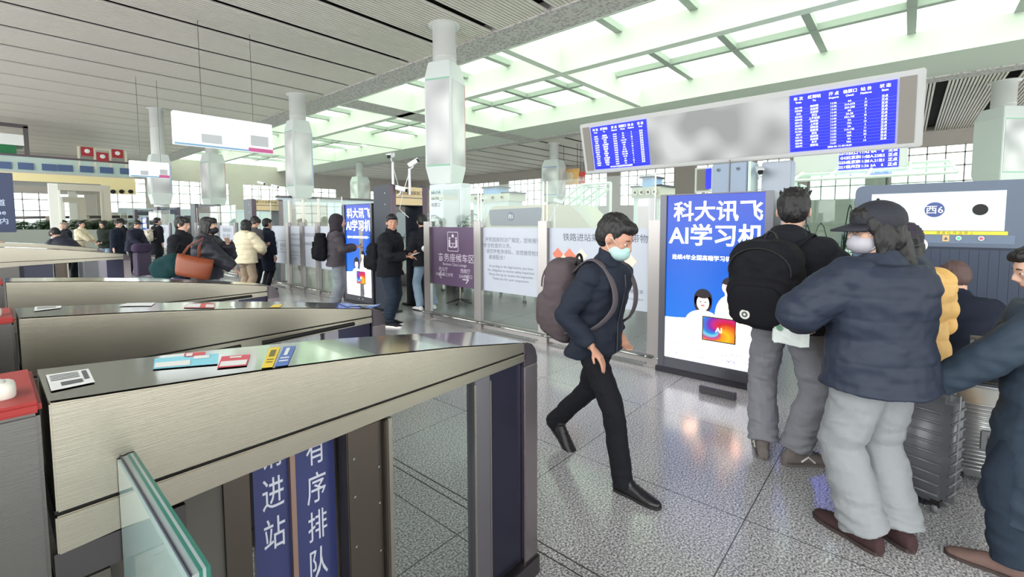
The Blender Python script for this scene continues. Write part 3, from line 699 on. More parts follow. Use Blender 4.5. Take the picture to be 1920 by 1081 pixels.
for a, b, l in ((G_y[1], G_y[0], 'glass panel with grey notices between the masked woman and the cream jacket'), (G_y[2], G_y[1], 'glass panel with grey notices behind the masked woman')):
    panel(a, b, l, FILMW, [('铁路进站乘车', -.4, 1.35, .13, 'l'), ('禁止携带', -.4, 1.15, .16, 'l'), ('危险物品目录', -.4, .95, .1, 'l'), ('请旅客配合', -.4, .8, .08, 'l')], TG)
for i, y in enumerate(G_y): post(y, 'distant steel post behind the masked woman, %s from the right' % ['first', 'second', 'third'][i])
for i, px in enumerate((322, 303, 243)):
    y = onx(px, 470, BX).y; panel(y+2.0, y, 'far glass panel with grey notice, %s of the three beyond the man in black' % ['nearest', 'middle', 'farthest'][i], FILMW, [('安全检查', -.6, 1.3, .2, 'l'), ('请配合', -.6, 1.0, .2, 'l')], TG)
    post(y, 'far steel post ending the %s of the three distant glass panels' % ['nearest', 'middle', 'farthest'][i])

# ================================================================== LIT ADVERTISING BOXES
def lightbox(x, ya, yb, z0, z1, lab):
    w = (ya-yb)/2; t = empty('advertising_light_box', (x, (ya+yb)/2, 0), 0, lab, 'light box', 'blue advertising light boxes')
    fr = mat('lightbox_frame', (92, 92, 100), .3, .7)
    G().box(0, .30, -w-.07, w+.07, .02, z1+.0).obj('cabinet', fr, t, bevel=.006)
    G().box(-.03, .001, -w-.07, -w, .04, z1).box(-.03, .001, w, w+.07, .04, z1).box(-.03, .001, -w, w, .04, z0).box(-.03, .001, -w, w, z1-.012, z1).obj('frame', fr, t, bevel=.003)
    H_ = z1-z0; zb = z0+.30*H_
    G().box(-.008, -.004, -w, w, z0, z1-.012).obj('screen', ramp_mat('bluead', 'bluead'), t)
    LW = mat('ad_white', (250, 250, 255), .4, emit=.80)
    a = G()
    n = 12; pts = [(-w+2*w*i/n, zb+(-.02+.03*math.cos(math.pi*i/n))*H_) for i in range(n+1)]
    a.add([(-.0095, y, z) for y, z in pts]+[(-.0095, w, z0), (-.0095, -w, z0)], [tuple(range(n+3))])
    a.obj('white_band', LW, t)
    s = w/.45
    text('headline', [('科大讯飞', .025*s, z1-.25*s, .205*s, 'c'), ('AI学习机', .01*s, z1-.49*s, .222*s, 'c')], NEGX, (-.012, 0, 0), LW, t, .018)
    text('subtitle', [('连续4年全国高端学习机市场第一', 0, z1-.65*s, .054*s, 'c')], NEGX, (-.012, 0, 0), LW, t, .01)
    AT = mat('ad_navy', (50, 40, 140), .5, emit=.3)
    text('small_print', [('科大讯飞 人工智能上市公司', -.36*s, z0+.155*s, .032*s, 'l')]+[(q, -.36*s+.22*s*i, z0+(.10-.06*j)*s, .036*s, 'l') for j in range(2) for i, q in enumerate((('《北京》', '《专项》', '《国家》'), ('《重点》', '《全球》', '《中国标准》'))[j])]+[('科大讯飞 翻译机', .2*s, z0+.12*s, .034*s, 'l'), ('科大讯飞人工智能上市公司', .16*s, z0+.06*s, .026*s, 'l')], NEGX, (-.012, 0, 0), AT, t, .002)
    # printed people, flat as they are on the poster
    def blob(nm, m, d, shapes):
        g = G()
        for cy, cz, ry, rz in shapes:
            k = 26; g.add([(-.010-d, -(cy+ry*math.cos(2*math.pi*i/k))*s, z0+(cz+rz*math.sin(2*math.pi*i/k))*s) for i in range(k)], [tuple(range(k))])
        return g.obj(nm, m, t)
    SK = mat('ad_skin', (255, 204, 190), .5, emit=.75); CL = mat('ad_cloth', (255, 236, 226), .5, emit=.75); HR = mat('ad_hair', (36, 22, 34), .5)
    blob('printed_hair', HR, .0005, [(-.075, .64, .088, .10), (-.11, .60, .05, .09), (-.04, .60, .05, .085), (.16, .80, .062, .07), (.20, .74, .03, .08)])
    blob('printed_clothes', CL, .001, [(-.075, .40, .17, .13), (-.20, .33, .09, .09), (.17, .50, .13, .20), (.25, .38, .1, .14)])
    blob('printed_face', SK, .002, [(-.075, .60, .060, .078), (-.075, .53, .028, .04), (.145, .775, .045, .06), (.15, .71, .024, .04)])
    blob('printed_fringe', HR, .0025, [(-.075, .672, .062, .026), (.15, .82, .05, .024)])
    blob('printed_features', mat('ad_dark', (80, 30, 40), .5), .003, [(-.098, .61, .010, .005), (-.052, .61, .010, .005), (.13, .785, .008, .004), (.16, .785, .008, .004)])
    blob('printed_smile', mat('ad_lips', (214, 60, 70), .5, emit=.4), .003, [(-.075, .575, .020, .007), (.145, .75, .014, .005)])
    G().box(-.018, -.0145, -.235*s, .075*s, z0+.235*s, z0+.475*s).obj('printed_tablet_edge', mat('ad_tab', (60, 60, 40), .4), t)
    G().box(-.020, -.0185, -.225*s, .065*s, z0+.245*s, z0+.465*s).obj('printed_tablet_picture', ramp_mat('swirl', 'swirl'), t)
    text('tablet_letters', [('AI', .08*s, z0+.33*s, .07*s, 'c')], NEGX, (-.0212, 0, 0), LW, t, .01)
    # plinth bar
    G().box(-.05, .3, -w-.09, w+.09, 0, .06).obj('plinth', mat('plinth_dark', (52, 50, 58), .35, .5), t, bevel=.006)
    return t
A1 = onx(1250, 500, 4.75).y
lightbox(4.75, A1, A1-.93, .17, 1.90, 'large blue advertising light box with white headline beside the man with the black backpack')
A2 = onx(698, 500, 4.80).y
lightbox(4.80, A2+.93, A2, .17, 1.98, 'smaller looking blue advertising light box in front of the hooded man')
for px, l in ((277, 'tiny distant blue light box beside the person with the white backpack'), (348, 'distant blue light box right of the young man in black')):
    y = onx(px, 440, 5.0).y; lightbox(5.0, y+.9, y, .17, 1.9, l)
y = A2-.35
t = empty('steel_cabinet_end', (4.95, y, 0), 0, 'tall brushed steel end pillar right of the smaller blue light box', 'pillar')
G().box(-.06, .12, -.06, .10, 0, 1.90).obj('shaft', POST, t, bevel=.006)
G().box(-.075, -.06, .09, .10, 0, 1.88).obj('seam', STEELD, t)

# ================================================================== METAL DETECTORS
def detector(x0, x1, y0, y1, h, body, barc, lab, barh=.20, txt='通过式金属探测门'):
    t = empty('metal_detector', ((x0+x1)/2, (y0+y1)/2, 0), 0, lab, 'metal detector', 'walk-through metal detectors')
    w = (x1-x0)/2; d = (y1-y0)/2; m = mat('det%d' % body[0], body, .5)
    for s in (-1, 1):
        p = G().box(min(s*w, s*(w-.10)), max(s*w, s*(w-.10)), -d, d, 0, h).obj('side_panel', m, t, bevel=.012)
        G().box(min(s*w, s*(w-.10))-.004, max(s*w, s*(w-.10))+.004, -d-.012, -d, .02, h-.02).obj('edge_strip', mat('det_edge', (96, 82, 92), .4, .5), p)
        G().box(s*(w-.05)-.12, s*(w-.05)+.12, -d-.05, d+.05, 0, .03).obj('foot', BLACK, p)
        sc = G()
        for z in (h-.15, h-.35): sc.cyl((s*w-.006 if s < 0 else s*w, -d*.4, z), (s*w if s < 0 else s*w+.006, -d*.4, z), .012, 8)
        sc.obj('screw', STEELTOP, p)
    b = G().box(-w+.10, w-.10, -d+.02, d-.02, h-barh-.17, h-.02).obj('lintel', m, t, bevel=.01)
    f = G().box(-w+.10, w-.10, -d-.005, -d+.02, h-barh-.16, h-.03).obj('display_bar', mat('bar%d' % barc[0], barc, .45), t)
    G().box(-w+.11, w-.11, -d-.009, -d-.005, h-barh-.035, h-barh-.02).obj('bar_line', STEELD, f)
    text('lettering', [(txt, 0, h-barh+.035, .075, 'c')], NEGY, (0, -d-.008, 0), mat('bar_text%d' % barc[0], (70, 60, 40) if barc[0] > 150 else (190, 196, 206), .5), f, .004)
    return t
detector(4.70, 5.50, 6.9, 7.45, 2.29, (46, 52, 66), (232, 208, 160), 'large dark metal detector with cream bar beside the man in the black jacket')
def det_px(pxl, pxr, ytop, X, body, barc, lab):
    """placed from its right front corner"""
    b = onx(pxr, 440, X); a = ony(pxl, 440, b.y); z = ony(pxr, ytop, b.y).z
    return detector(max(a.x, X-1.1), X, b.y, b.y+.55, z, body, barc, lab, .14)
det_px(474, 532, 374, 5.3, (92, 98, 106), (232, 214, 172), 'grey metal detector with cream bar behind the person in the cream jacket')
det_px(368, 416, 383, 5.6, (92, 90, 92), (100, 96, 96), 'grey metal detector above the masked woman with the orange bag')
det_px(297, 340, 388, 5.8, (90, 94, 106), (74, 82, 100), 'grey-blue metal detector behind the young man in black')
det_px(255, 290, 393, 6.2, (120, 124, 128), (60, 74, 84), 'farthest metal detector with dark text bar near the white backpack')
p = onx(733, 292, 4.78); cctv(p, math.radians(215), 'white security camera on the tall pole left of the nearest column', .8, p.z)
p = onx(775, 306, 5.0); cctv(p, math.radians(300), 'white security camera on a pole just left of the nearest column box sign', .75, .55, .5)
p = ony(752, 354, 6.80); cctv(p, math.radians(300), 'white bullet camera fixed on the cream bar of the big detector', .8)
for px, py, X, rz, l in ((489, 343, 6.5, 320, 'small distant security camera above the detector with cream bar'), (515, 349, 6.6, 320, 'small distant security camera, right one above the cream bar detector'), (907, 373, 8.5, 200, 'security camera on a short pole at the left corner of the distant scanner'), (1047, 378, 8.5, 330, 'security camera in front of the green glass canopy')):
    p = onx(px, py, X); cctv(p, math.radians(rz), l, .9, p.z)

# ================================================================== BAGGAGE SCANNERS
def round_prof(pts, r):
    out = []
    for i, p in enumerate(pts):
        p = Vector(p); a = Vector(pts[i-1]); b = Vector(pts[(i+1) % len(pts)]); ra = min(r, (a-p).length*.45, (b-p).length*.45)
        s, e = p+(a-p).normalized()*ra, p+(b-p).normalized()*ra
        for k in range(5): q = k/4; out.append(tuple((s.lerp(p, q)).lerp(p.lerp(e, q), q)))
    return out
t = empty('baggage_scanner', (5.25, -1.1, 0), 0, 'huge dark baggage scanner with white panel and yellow strip at the right edge', 'baggage scanner')
SD = mat('scanner_dark', (58, 70, 90), .45); SN = mat('scanner_body', (84, 98, 120), .4)
G().prism(round_prof([(-1.3, .0), (1.47, .0), (1.47, 1.935), (-1.3, 1.935)], .09), .03, 1.3, 'x').obj('housing', SN, t)
G().prism(round_prof([(-1.3, 1.40), (1.47, 1.40), (1.47, 1.935), (-1.3, 1.935)], .07), 0, .04, 'x').obj('front_hood', SN, t)
pn = G().box(-.006, .0, .52, 1.35, 1.535, 1.855).obj('white_panel', mat('scanner_white', (226, 236, 242), .35), t)
k = .83
bd = G().cyl((-.012, .93, 1.71), (-.006, .93, 1.71), .062, 32).obj('number_badge', mat('badge_blue', (54, 74, 140), .4), pn)
text('lettering', [('西6', 0, -.028, .075, 'c')], NEGX, (-.0135, .93, 1.71), WHITE, bd, .01)
G().cyl((-.012, .66, 1.705), (-.006, .66, 1.705), .045, 28).obj('black_port', BLACK, pn)
ys_ = G().box(-.008, .0, .50, 1.12, 1.502, 1.530).obj('warning_strip', mat('warn_yellow', (240, 224, 60), .4), t)
text('lettering', [('请 放 在 传 送 带 上', 0, 0, .026, 'c')], NEGX, (-.0095, .80, 1.507), mat('warn_ink', (110, 100, 30), .5), ys_, .002)
G().box(-.004, .0, .46, 1.40, 1.43, 1.498).obj('control_rail', mat('control_rail', (100, 116, 140), .4), t)
w_ = G().box(-.008, .0, .83, .872, 1.445, 1.497).obj('warning_label', mat('label_tan', (216, 182, 128), .5), t)
G().add([(-.0085, .838, 1.458), (-.0085, .864, 1.458), (-.0085, .851, 1.485)], [(0, 1, 2)]).obj('warning_triangle', INK, w_)
for y, c, l in ((.775, (40, 230, 130), 'green button'), (.645, (240, 60, 90), 'red button')):
    b = G().cyl((-.014, y, 1.473), (-.004, y, 1.473), .018, 20).obj('button_ring', STEEL, t)
    G().cyl((-.018, y, 1.473), (-.014, y, 1.473), .012, 18).obj('button', mat('btn%d' % c[0], c, .4, emit=.6), b, label=l)
G().box(-.003, .03, .30, 1.0, .62, 1.40).obj('tunnel_mouth', mat('mouth_dark', (34, 44, 62), .6), t)
g = G()
for i in range(12): g.box(-.012, -.005, .31+.057*i, .3655+.057*i, .66, 1.38)
g.obj('lead_curtain', mat('curtain_dark', (44, 56, 78), .5), t)
G().box(-.9, 0, .25, 1.05, .58, .64).obj('conveyor', mat('belt_black', (36, 38, 44), .5), t, bevel=.01)
g = G()
for x in (-.85, -.1): g.box(x, x+.05, .27, .32, 0, .58).box(x, x+.05, .98, 1.03, 0, .58)
g.obj('conveyor_frame', STEELD, t)

t = empty('baggage_scanner', (9.1, 5.5, 0), 0, 'beige baggage scanner with blue-grey panel seen through the glass barriers', 'baggage scanner')
BE = mat('scanner_beige', (206, 204, 186), .5)
G().prism(round_prof([(-.0, .55), (3.4, .55), (3.4, 1.6), (3.1, 2.05), (1.05, 2.05), (.55, 2.02), (.2, 1.72), (0, 1.5)], .1), 0, 1.1, 'x').obj('housing', BE, t)
q = G().prism(round_prof([(1.45, 1.52), (3.15, 1.52), (3.2, 1.95), (1.4, 1.98)], .07), -.02, .0, 'x').obj('front_panel', mat('scanner_slate', (116, 124, 142), .4), t)
b = G().cyl((-.03, 2.4, 1.76), (-.02, 2.4, 1.76), .12, 24).obj('number_badge', mat('badge_blue2', (70, 84, 130), .4), q)
text('lettering', [('西5', 0, -.045, .12, 'c')], NEGX, (-.032, 2.4, 1.76), WHITE, b, .01)
G().prism(round_prof([(3.4, .7), (4.9, .7), (4.6, 1.45), (3.4, 1.5)], .1), .1, .9, 'x').obj('tunnel_extension', BE, t)
G().prism(round_prof([(2.9, 1.3), (4.6, 1.3), (4.5, 1.46), (3.1, 1.46)], .04), -.02, .0, 'x').obj('dark_window', mat('dk', (80, 84, 92), .3), t)
g = G()
for y in (.1, 1.6, 3.2, 4.6):
    for x in (.05, 1.0): g.box(x, x+.06, y, y+.06, 0, .6)
g.obj('support_legs', STEELD, t)
# roller table behind the glass
a = onx(845, 560, 7.2); b = onx(1010, 560, 7.2)
t = empty('roller_table', (7.2, (a.y+b.y)/2, 0), 0, 'steel roller table on wheels behind the pale notice panel', 'table'); w = (a.y-b.y)/2
g = G()
for i in range(22): g.cyl((-.3, -w+2*w*(i+.5)/22, .62), (.3, -w+2*w*(i+.5)/22, .62), .03, 10)
g.obj('rollers', STEEL, t, True)
G().box(-.34, -.3, -w, w, .55, .66).box(.3, .34, -w, w, .55, .66).box(-.32, .32, -w, w, .22, .26).obj('frame', STEEL, t)
for y in (-w+.1, -.05, w-.1):
    for x in (-.32, .28):
        l = G().box(x, x+.04, y, y+.04, .06, .6).obj('leg', STEEL, t); G().cyl((x, y+.02, .04), (x+.04, y+.02, .04), .04, 12).obj('caster', BLACK, l)
p = onx(865, 560, 6.3)
t = empty('stool', (6.1, onx(862, 560, 6.1).y, 0), 0, 'dark purple upholstered stool behind the purple film panel', 'stool')
G().ell((0, 0, .62), (.26, .26, .07), e=.6).obj('seat', mat('seat_plum', (62, 40, 58), .6), t, True)
G().cyl((0, 0, .05), (0, 0, .6), .03, 10).obj('stem', STEEL, t)
g = G()
for k in range(5): a_ = k*2*math.pi/5; g.tube([(0, 0, .1), (.26*math.cos(a_), .26*math.sin(a_), .03)], .02, 6)
g.obj('star_base', STEELD, t)

# ================================================================== PLANTS
LEAF = mat('palm_leaf', (46, 84, 52), .5, var=.2, bscale=9); LEAFL = mat('palm_leaf_light', (84, 124, 76), .5, var=.2, bscale=9)
def palm(x, y, h, r, n, lab, seed, m=LEAF, z0=0, group='potted palms', lw=.016):
    rd = random.Random(seed); t = empty('potted_palm', (x, y, z0), rd.random()*6, lab, 'plant', group)
    G().tube([(0, 0, 0), (0, 0, .3)], [.15, .2], 18).obj('pot', mat('pot', (120, 118, 116), .5), t, True)
    g = G()
    for i in range(n):
        az = 2*math.pi*(i+.4*rd.random())/n*2.4; ln_ = r*(.7+.4*rd.random()); hh = h*(.55+.45*rd.random()); d = Vector((math.cos(az), math.sin(az), 0)); s = Vector((-d.y, d.x, 0))
        P = [Vector((0, 0, .3))*(1-q)+(d*ln_*q+Vector((0, 0, hh*(1-(1-q)**2)*1.0-.35*hh*q**3)))*1.0 for q in [k/9 for k in range(10)]]
        g.tube(P, [.008*(1-.07*k) for k in range(10)], 5)
        for k in range(3, 10):
            L_ = .26*r*(1-abs(k-6)/7)
            for sg in (-1, 1):
                for o in (0, .5):
                    a = P[k-1].lerp(P[k], o); tip = a+s*sg*L_+d*L_*.5+Vector((0, 0, -.15*L_+.1*L_*rd.random())); w = d*lw
                    g.add([a-w, a+w, tip], [(0, 1, 2)]); g.add([a-w+Vector((0, 0, .004)), tip, a+w+Vector((0, 0, .004))], [(0, 1, 2)])
    g.obj('fronds', m, t); return t
p = onx(845, 430, 7.5); palm(p.x, p.y, 2.25, .9, 24, 'potted palm behind the purple sign next to the nearest column', 3, lw=.022)
p = onx(772, 430, 6.9); palm(p.x, p.y+.5, 2.0, .6, 12, 'potted palm seen through the big metal detector', 4)
p = onx(1575, 420, 6.6); palm(p.x, p.y, 2.25, .85, 26, 'potted palm between the black-haired man and the dark scanner', 5, lw=.022)
p = onx(1645, 400, 6.9); palm(p.x+.2, p.y, 2.15, .55, 18, 'potted palm beside the left end of the dark scanner', 6, lw=.022)
for i, px in enumerate((22, 45, 66, 96, 110, 165, 182, 200, 225)):
    p = atd(px, 420, 27-i*.2); palm(p.x, p.y, 1.95, .95, 70, 'bushy palm on the far left, %s along the planter row' % ['first', 'second', 'third', 'fourth', 'fifth', 'sixth', 'seventh', 'eighth', 'ninth'][i], 20+i, LEAF if i % 2 else LEAFL, .2, 'palms along the far left planter', .035)
a = atd(-20, 430, 26); b = atd(262, 430, 24)
t = empty('planter', (0, 0, 0), 0, 'long low grey planter box in front of the far left palms', 'planter'); d_ = (b-a).normalized(); n_ = Vector((-d_.y, d_.x, 0))*.3
G().add([a-n_, b-n_, b+n_, a+n_]+[Vector((q.x, q.y, 0)) for q in (a-n_, b-n_, b+n_, a+n_)], [(0, 1, 2, 3), (0, 4, 5, 1), (1, 5, 6, 2), (2, 6, 7, 3), (3, 7, 4, 0)]).obj('trough', mat('planter_grey', (110, 116, 108), .6), t)
a = atd(0, 402, 33); b = atd(258, 402, 31)
t = empty('barrier_screen', (0, 0, 0), 0, 'grey-topped glass screen running behind the far left palms', 'screen')
G().tube([(a.x, a.y, 2.05), (b.x, b.y, 2.05)], .1, 8).obj('top_rail', STEELD, t)
for i, px in enumerate((90, 163)):
    p = atd(px, 405, 30.5); G().box(p.x-.12, p.x+.12, p.y-.05, p.y+.05, 0, 2.1).obj('post', mat('post_beige', (196, 184, 170), .4), t)

# dark blue sign board at the left edge
p = atd(10, 380, 9.0)
t = empty('sign_board', (p.x-.3, p.y, 0), math.radians(-5), 'dark blue lane sign board with white lettering at the left edge of the picture', 'sign')
G().box(-.55, .42, 0, .08, 1.45, 2.62).obj('board', mat('board_navy', (36, 50, 88), .4), t, bevel=.006)
text('lettering', [('绿色通道', .30, 1.98, .14, 'r'), ('Green Lane', .30, 1.80, .13, 'r'), ('请由此通行以内', .32, 1.62, .13, 'r')], NEGY, (0, -.003, 0), mat('board_white', (200, 214, 240), .5), t, .003)
G().cyl((-.3, .04, 0), (-.3, .04, 1.5), .04, 12).obj('pole', STEELD, t)

# ================================================================== DISTANT HALL FURNITURE
CGR = glass_mat('canopy_glass', (226, 244, 236), .12, .25); CGS = glass_mat('canopy_side', (238, 248, 243), .1, .08)
FRW = mat('canopy_frame', (222, 232, 226), .4)
def canopy(x0, y0, x1, y1, z0, z1, depth, n, lab):
    """sloping glass roof over a stairway; runs along Y"""
    t = empty('glass_canopy', ((x0+x1)/2, (y0+y1)/2, 0), 0, lab, 'glass canopy'); hx = (x1-x0)/2; hy = (y0-y1)/2
    G().add([(-hx, hy, z0), (-hx, -hy, z0), (hx, -hy, z1), (hx, hy, z1)], [(0, 1, 2, 3)]).obj('sloping_pane', CGR, t)
    g = G()
    for i in range(n+1):
        y = hy-2*hy*i/n; g.tube([(-hx, y, z0), (hx, y, z1)], .05, 6)
    for q in (0, .5, 1): g.tube([(-hx+2*hx*q, hy, z0+(z1-z0)*q), (-hx+2*hx*q, -hy, z0+(z1-z0)*q)], .05, 6)
    g.obj('frame', FRW, t)
    G().box(-hx, hx, -hy-.02, -hy+.02, 0, z0).box(-hx, hx, hy-.02, hy+.02, 0, z0).box(hx-.02, hx+.02, -hy, hy, 0, z1).obj('side_glass', CGS, t)
    G().box(-hx, hx, -hy, hy, 0, .6).obj('kerb', WHITE, t)
    return t
# descending canopy, middle of the picture: high end at picture right
a = onx(1145, 350, 16); b = onx(990, 412, 16)
t = empty('glass_canopy', (16, (a.y+b.y)/2, 0), 0, 'sloping green glass stair canopy behind the beige scanner', 'glass canopy'); hy = (b.y-a.y)/2
z1 = a.z+.15; z0 = 1.2; D_ = 3.2
G().add([(0, -hy*.35, z1), (0, hy, z0), (D_, hy*1.5, z0), (D_, -hy*.1, z1)], [(0, 1, 2, 3)]).obj('sloping_pane', CGR, t)
g = G()
for q in (0, .33, .66, 1): g.tube([(D_*q, -hy*(.35-.25*q), z1), (D_*q, hy*(1+.5*q), z0)], .05, 6)
for q in (0, .25, .5, .75, 1): g.tube([(0, -hy*.35+(hy*1.35)*q, z1+(z0-z1)*q), (D_, -hy*.1+(hy*1.6)*q, z1+(z0-z1)*q)], .04, 6)
for y in (-hy*.35, -hy*.7, -hy): g.tube([(0, y, 0), (0, y, z1)], .06, 6)
g.tube([(0, -hy, z1), (0, -hy*.35, z1)], .06, 6)
g.obj('frame', FRW, t)
G().add([(0, -hy, 0), (0, hy, 0), (0, hy, z0), (0, -hy*.35, z1), (0, -hy, z1)], [(0, 1, 2, 3, 4)]).obj('side_glass', CGS, t)
a = onx(1485, 318, 17); b = onx(1795, 306, 17)
canopy(17, a.y, 20, b.y, 2.9, a.z+.25, 3, 4, 'pale green glass canopy above the dark scanner on the right')
a = onx(640, 380, 19)
# service counters with blue boxes on dark lids
def counter(px0, px1, py0, py1, X, lab):
    a = onx(px0, py0, X); b = onx(px1, py1, X); t = empty('service_counter', (X, (a.y+b.y)/2, 0), 0, lab, 'counter', 'service counters with round vents'); w = (a.y-b.y)/2
    G().box(0, 1.5, -w, w, b.z, a.z).obj('fascia', mat('counter_beige', (206, 204, 196), .5), t)
    G().box(.1, 1.4, -w*.9, w*.9, 0, b.z).obj('body', mat('counter_white', (224, 230, 236), .5), t)
    for i in range(4):
        y = w*(.7-.45*i); q = G().cyl((-.06, y, (a.z+b.z)/2), (0, y, (a.z+b.z)/2), .11, 16).obj('round_vent', STEEL, t); G().cyl((-.07, y, (a.z+b.z)/2), (-.06, y, (a.z+b.z)/2), .06, 12).obj('vent_hole', BLACK, q)
    z = a.z
    q = G().box(.2, 1.2, -w*.3, w*.4, z, z+.38).obj('roof_box', mat('roof_blue', (140, 176, 226), .4), t)
    G().box(.1, 1.3, -w*.4, w*.55, z+.38, z+.46).obj('lid', mat('lid_dark', (60, 66, 80), .5), q)
    G().box(0, 1.4, w*.5, w*1.1, z, z+.08).box(0, 1.4, -w*1.1, -w*.6, z, z+.08).obj('roof_edge', mat('lid_dark', (60, 66, 80), .5), t)
counter(1184, 1238, 352, 369, 17.5, 'beige service counter with blue roof box below the left blue screen')
counter(882, 955, 366, 376, 20, 'beige service counter with pale blue roof box right of the nearest column')
# long white partition behind detectors
a = ony(545, 385, 22); b = ony(705, 385, 22)
t = empty('white_partition', ((a.x+b.x)/2, 22, 0), 0, 'long pale blue-white partition behind the hooded man and the smaller light box', 'partition')
w = (b.x-a.x)/2+.6; z = a.z+.35
G().box(-w, w, 0, .15, 0, z).obj('panel', mat('low_wall', (222, 232, 244), .5), t); G().box(-w, w, -.05, .2, z, z+.1).obj('cap_rail', STEELD, t)
# orange poster and red poster hanging near the far wall
a = onx(1053, 318, 30); b = onx(1085, 345, 30)
t = empty('hanging_poster', (30, (a.y+b.y)/2, 0), 0, 'orange poster with pale figures left of the departure board', 'poster'); w = (a.y-b.y)/2
G().box(0, .1, -w, w, b.z, a.z).obj('sheet', mat('poster_orange', (252, 196, 128), .5, var=.12, bscale=2), t)
G().ell((-.02, w*.4, (a.z+b.z)/2), (.02, .3, .42)).ell((-.02, -w*.1, (a.z+b.z)/2), (.02, .25, .36)).obj('printed_figure', mat('poster_cream', (250, 232, 206), .5), t)
for s in (-.8, .8): G().cyl((.05, w*s, a.z), (.05, w*s, CZ+.0), .02, 6).obj('hanger', STEELD, t)
a = onx(1086, 322, 30); b = onx(1096, 345, 30)
t = empty('hanging_poster', (30, (a.y+b.y)/2, 0), 0, 'narrow red poster at the lower left corner of the departure board', 'poster'); w = (a.y-b.y)/2
G().box(0, .1, -w, w, b.z, a.z).obj('sheet', mat('poster_red2', (222, 80, 70), .5), t)
text('lettering', [('安全', 0, b.z+.3, .38, 'c')], NEGX, (-.01, 0, 0), WHITE, t, .01)
for s in (-.6, .6): G().cyl((.05, w*s, a.z), (.05, w*s, CZ), .02, 6).obj('hanger', STEELD, t)
# second departure board behind
X2 = 19.0
a = onx(1500, 296, X2); b = onx(1685, 312, X2); c_ = onx(1573, 300, X2)
t = empty('departure_board', (X2, (a.y+b.y)/2, 0), 0, 'second departure board behind the first, only its lower edge with a blue screen showing', 'board'); w = (a.y-b.y)/2; zb = onx(1620, 316, X2).z
G().box(0, .3, -w-.2, w+.2, zb-.12, zb+1.9).obj('case', CASE, t, bevel=.02)
s = G().box(-.01, 0, -w, c_.y-t.location.y, zb, zb+1.7).obj('screen', SB, t)
yc = (-w+c_.y-t.location.y)/2; hw = (c_.y-t.location.y+w)/2; it = []
for i, r in enumerate(rows[:9]):
    for cx, q in zip([-.82, -.50, -.12, .18, .47, .80], r+('正点',)): it.append((q, cx*hw, zb+.05+.15*i, .12, 'c'))
text('lettering', it, NEGX, (-.013, yc, 0), TX, s, .008)
for q in (-w*.8, w*.8): G().cyl((.15, q, 0), (.15, q, zb-.12), .05, 8).obj('stand_post', STEELD, t)
a = onx(1303, 318, 14); b = onx(1334, 360, 14)
t = empty('information_screen', (14, (a.y+b.y)/2, 0), 0, 'white framed screen with a blue strip left of the grey pillar', 'screen'); w = (a.y-b.y)/2
G().box(0, .1, -w, w, b.z, a.z+.05).obj('frame', WHITE, t, bevel=.01)
q = G().box(-.005, 0, -w*.75, w*.75, b.z+.06, a.z).obj('panel', mat('grille_brown', (150, 144, 138), .6), t)
G().box(-.01, -.005, -w*.95, -w*.3, b.z+.1, a.z).obj('blue_strip', SB, q)
G().cyl((.05, 0, 0), (.05, 0, b.z), .05, 10).obj('stand', STEELD, t)
# cabins and cabinets seen through the barriers
def block(px0, px1, ptop, X, d, c, lab, nm='cabinet', cat='cabinet', h0=0):
    a = onx(px0, ptop, X); b = onx(px1, ptop, X); t = empty(nm, (X, (a.y+b.y)/2, 0), 0, lab, cat); w = (a.y-b.y)/2; z = a.z
    G().box(0, d, -w, w, h0, z).obj('body', mat('blk%d_%d' % (c[0], c[2]), c, .5), t, bevel=.02)
    G().box(-.015, 0, -w*.8, w*.8, h0+.2, z-.15).obj('door', mat('blkd%d_%d' % (c[0], c[2]), tuple(int(v*.9) for v in c), .5), t)
    G().box(-.03, -.015, -w*.7, -w*.62, z*.5, z*.5+.2).obj('handle', STEELD, t)
block(828, 866, 346, 8.6, .35, (224, 232, 234), 'white service column cabinet at the foot of the nearest column', 'cabinet', 'cabinet')
block(772, 800, 425, 8.4, .6, (206, 204, 196), 'low beige cabinet seen through the big metal detector')
block(1195, 1218, 372, 8.2, .3, (236, 226, 228), 'narrow white notice cabinet with red text right of the walking man')
text_parent = None
block(545, 572, 384, 7.2, .8, (192, 184, 172), 'beige booth behind the glass panels left of the hooded man')
# queue equipment at far left
block(1300, 1325, 372, 12, .5, (226, 236, 232), 'pale cabinet above the left end of the large blue light box')
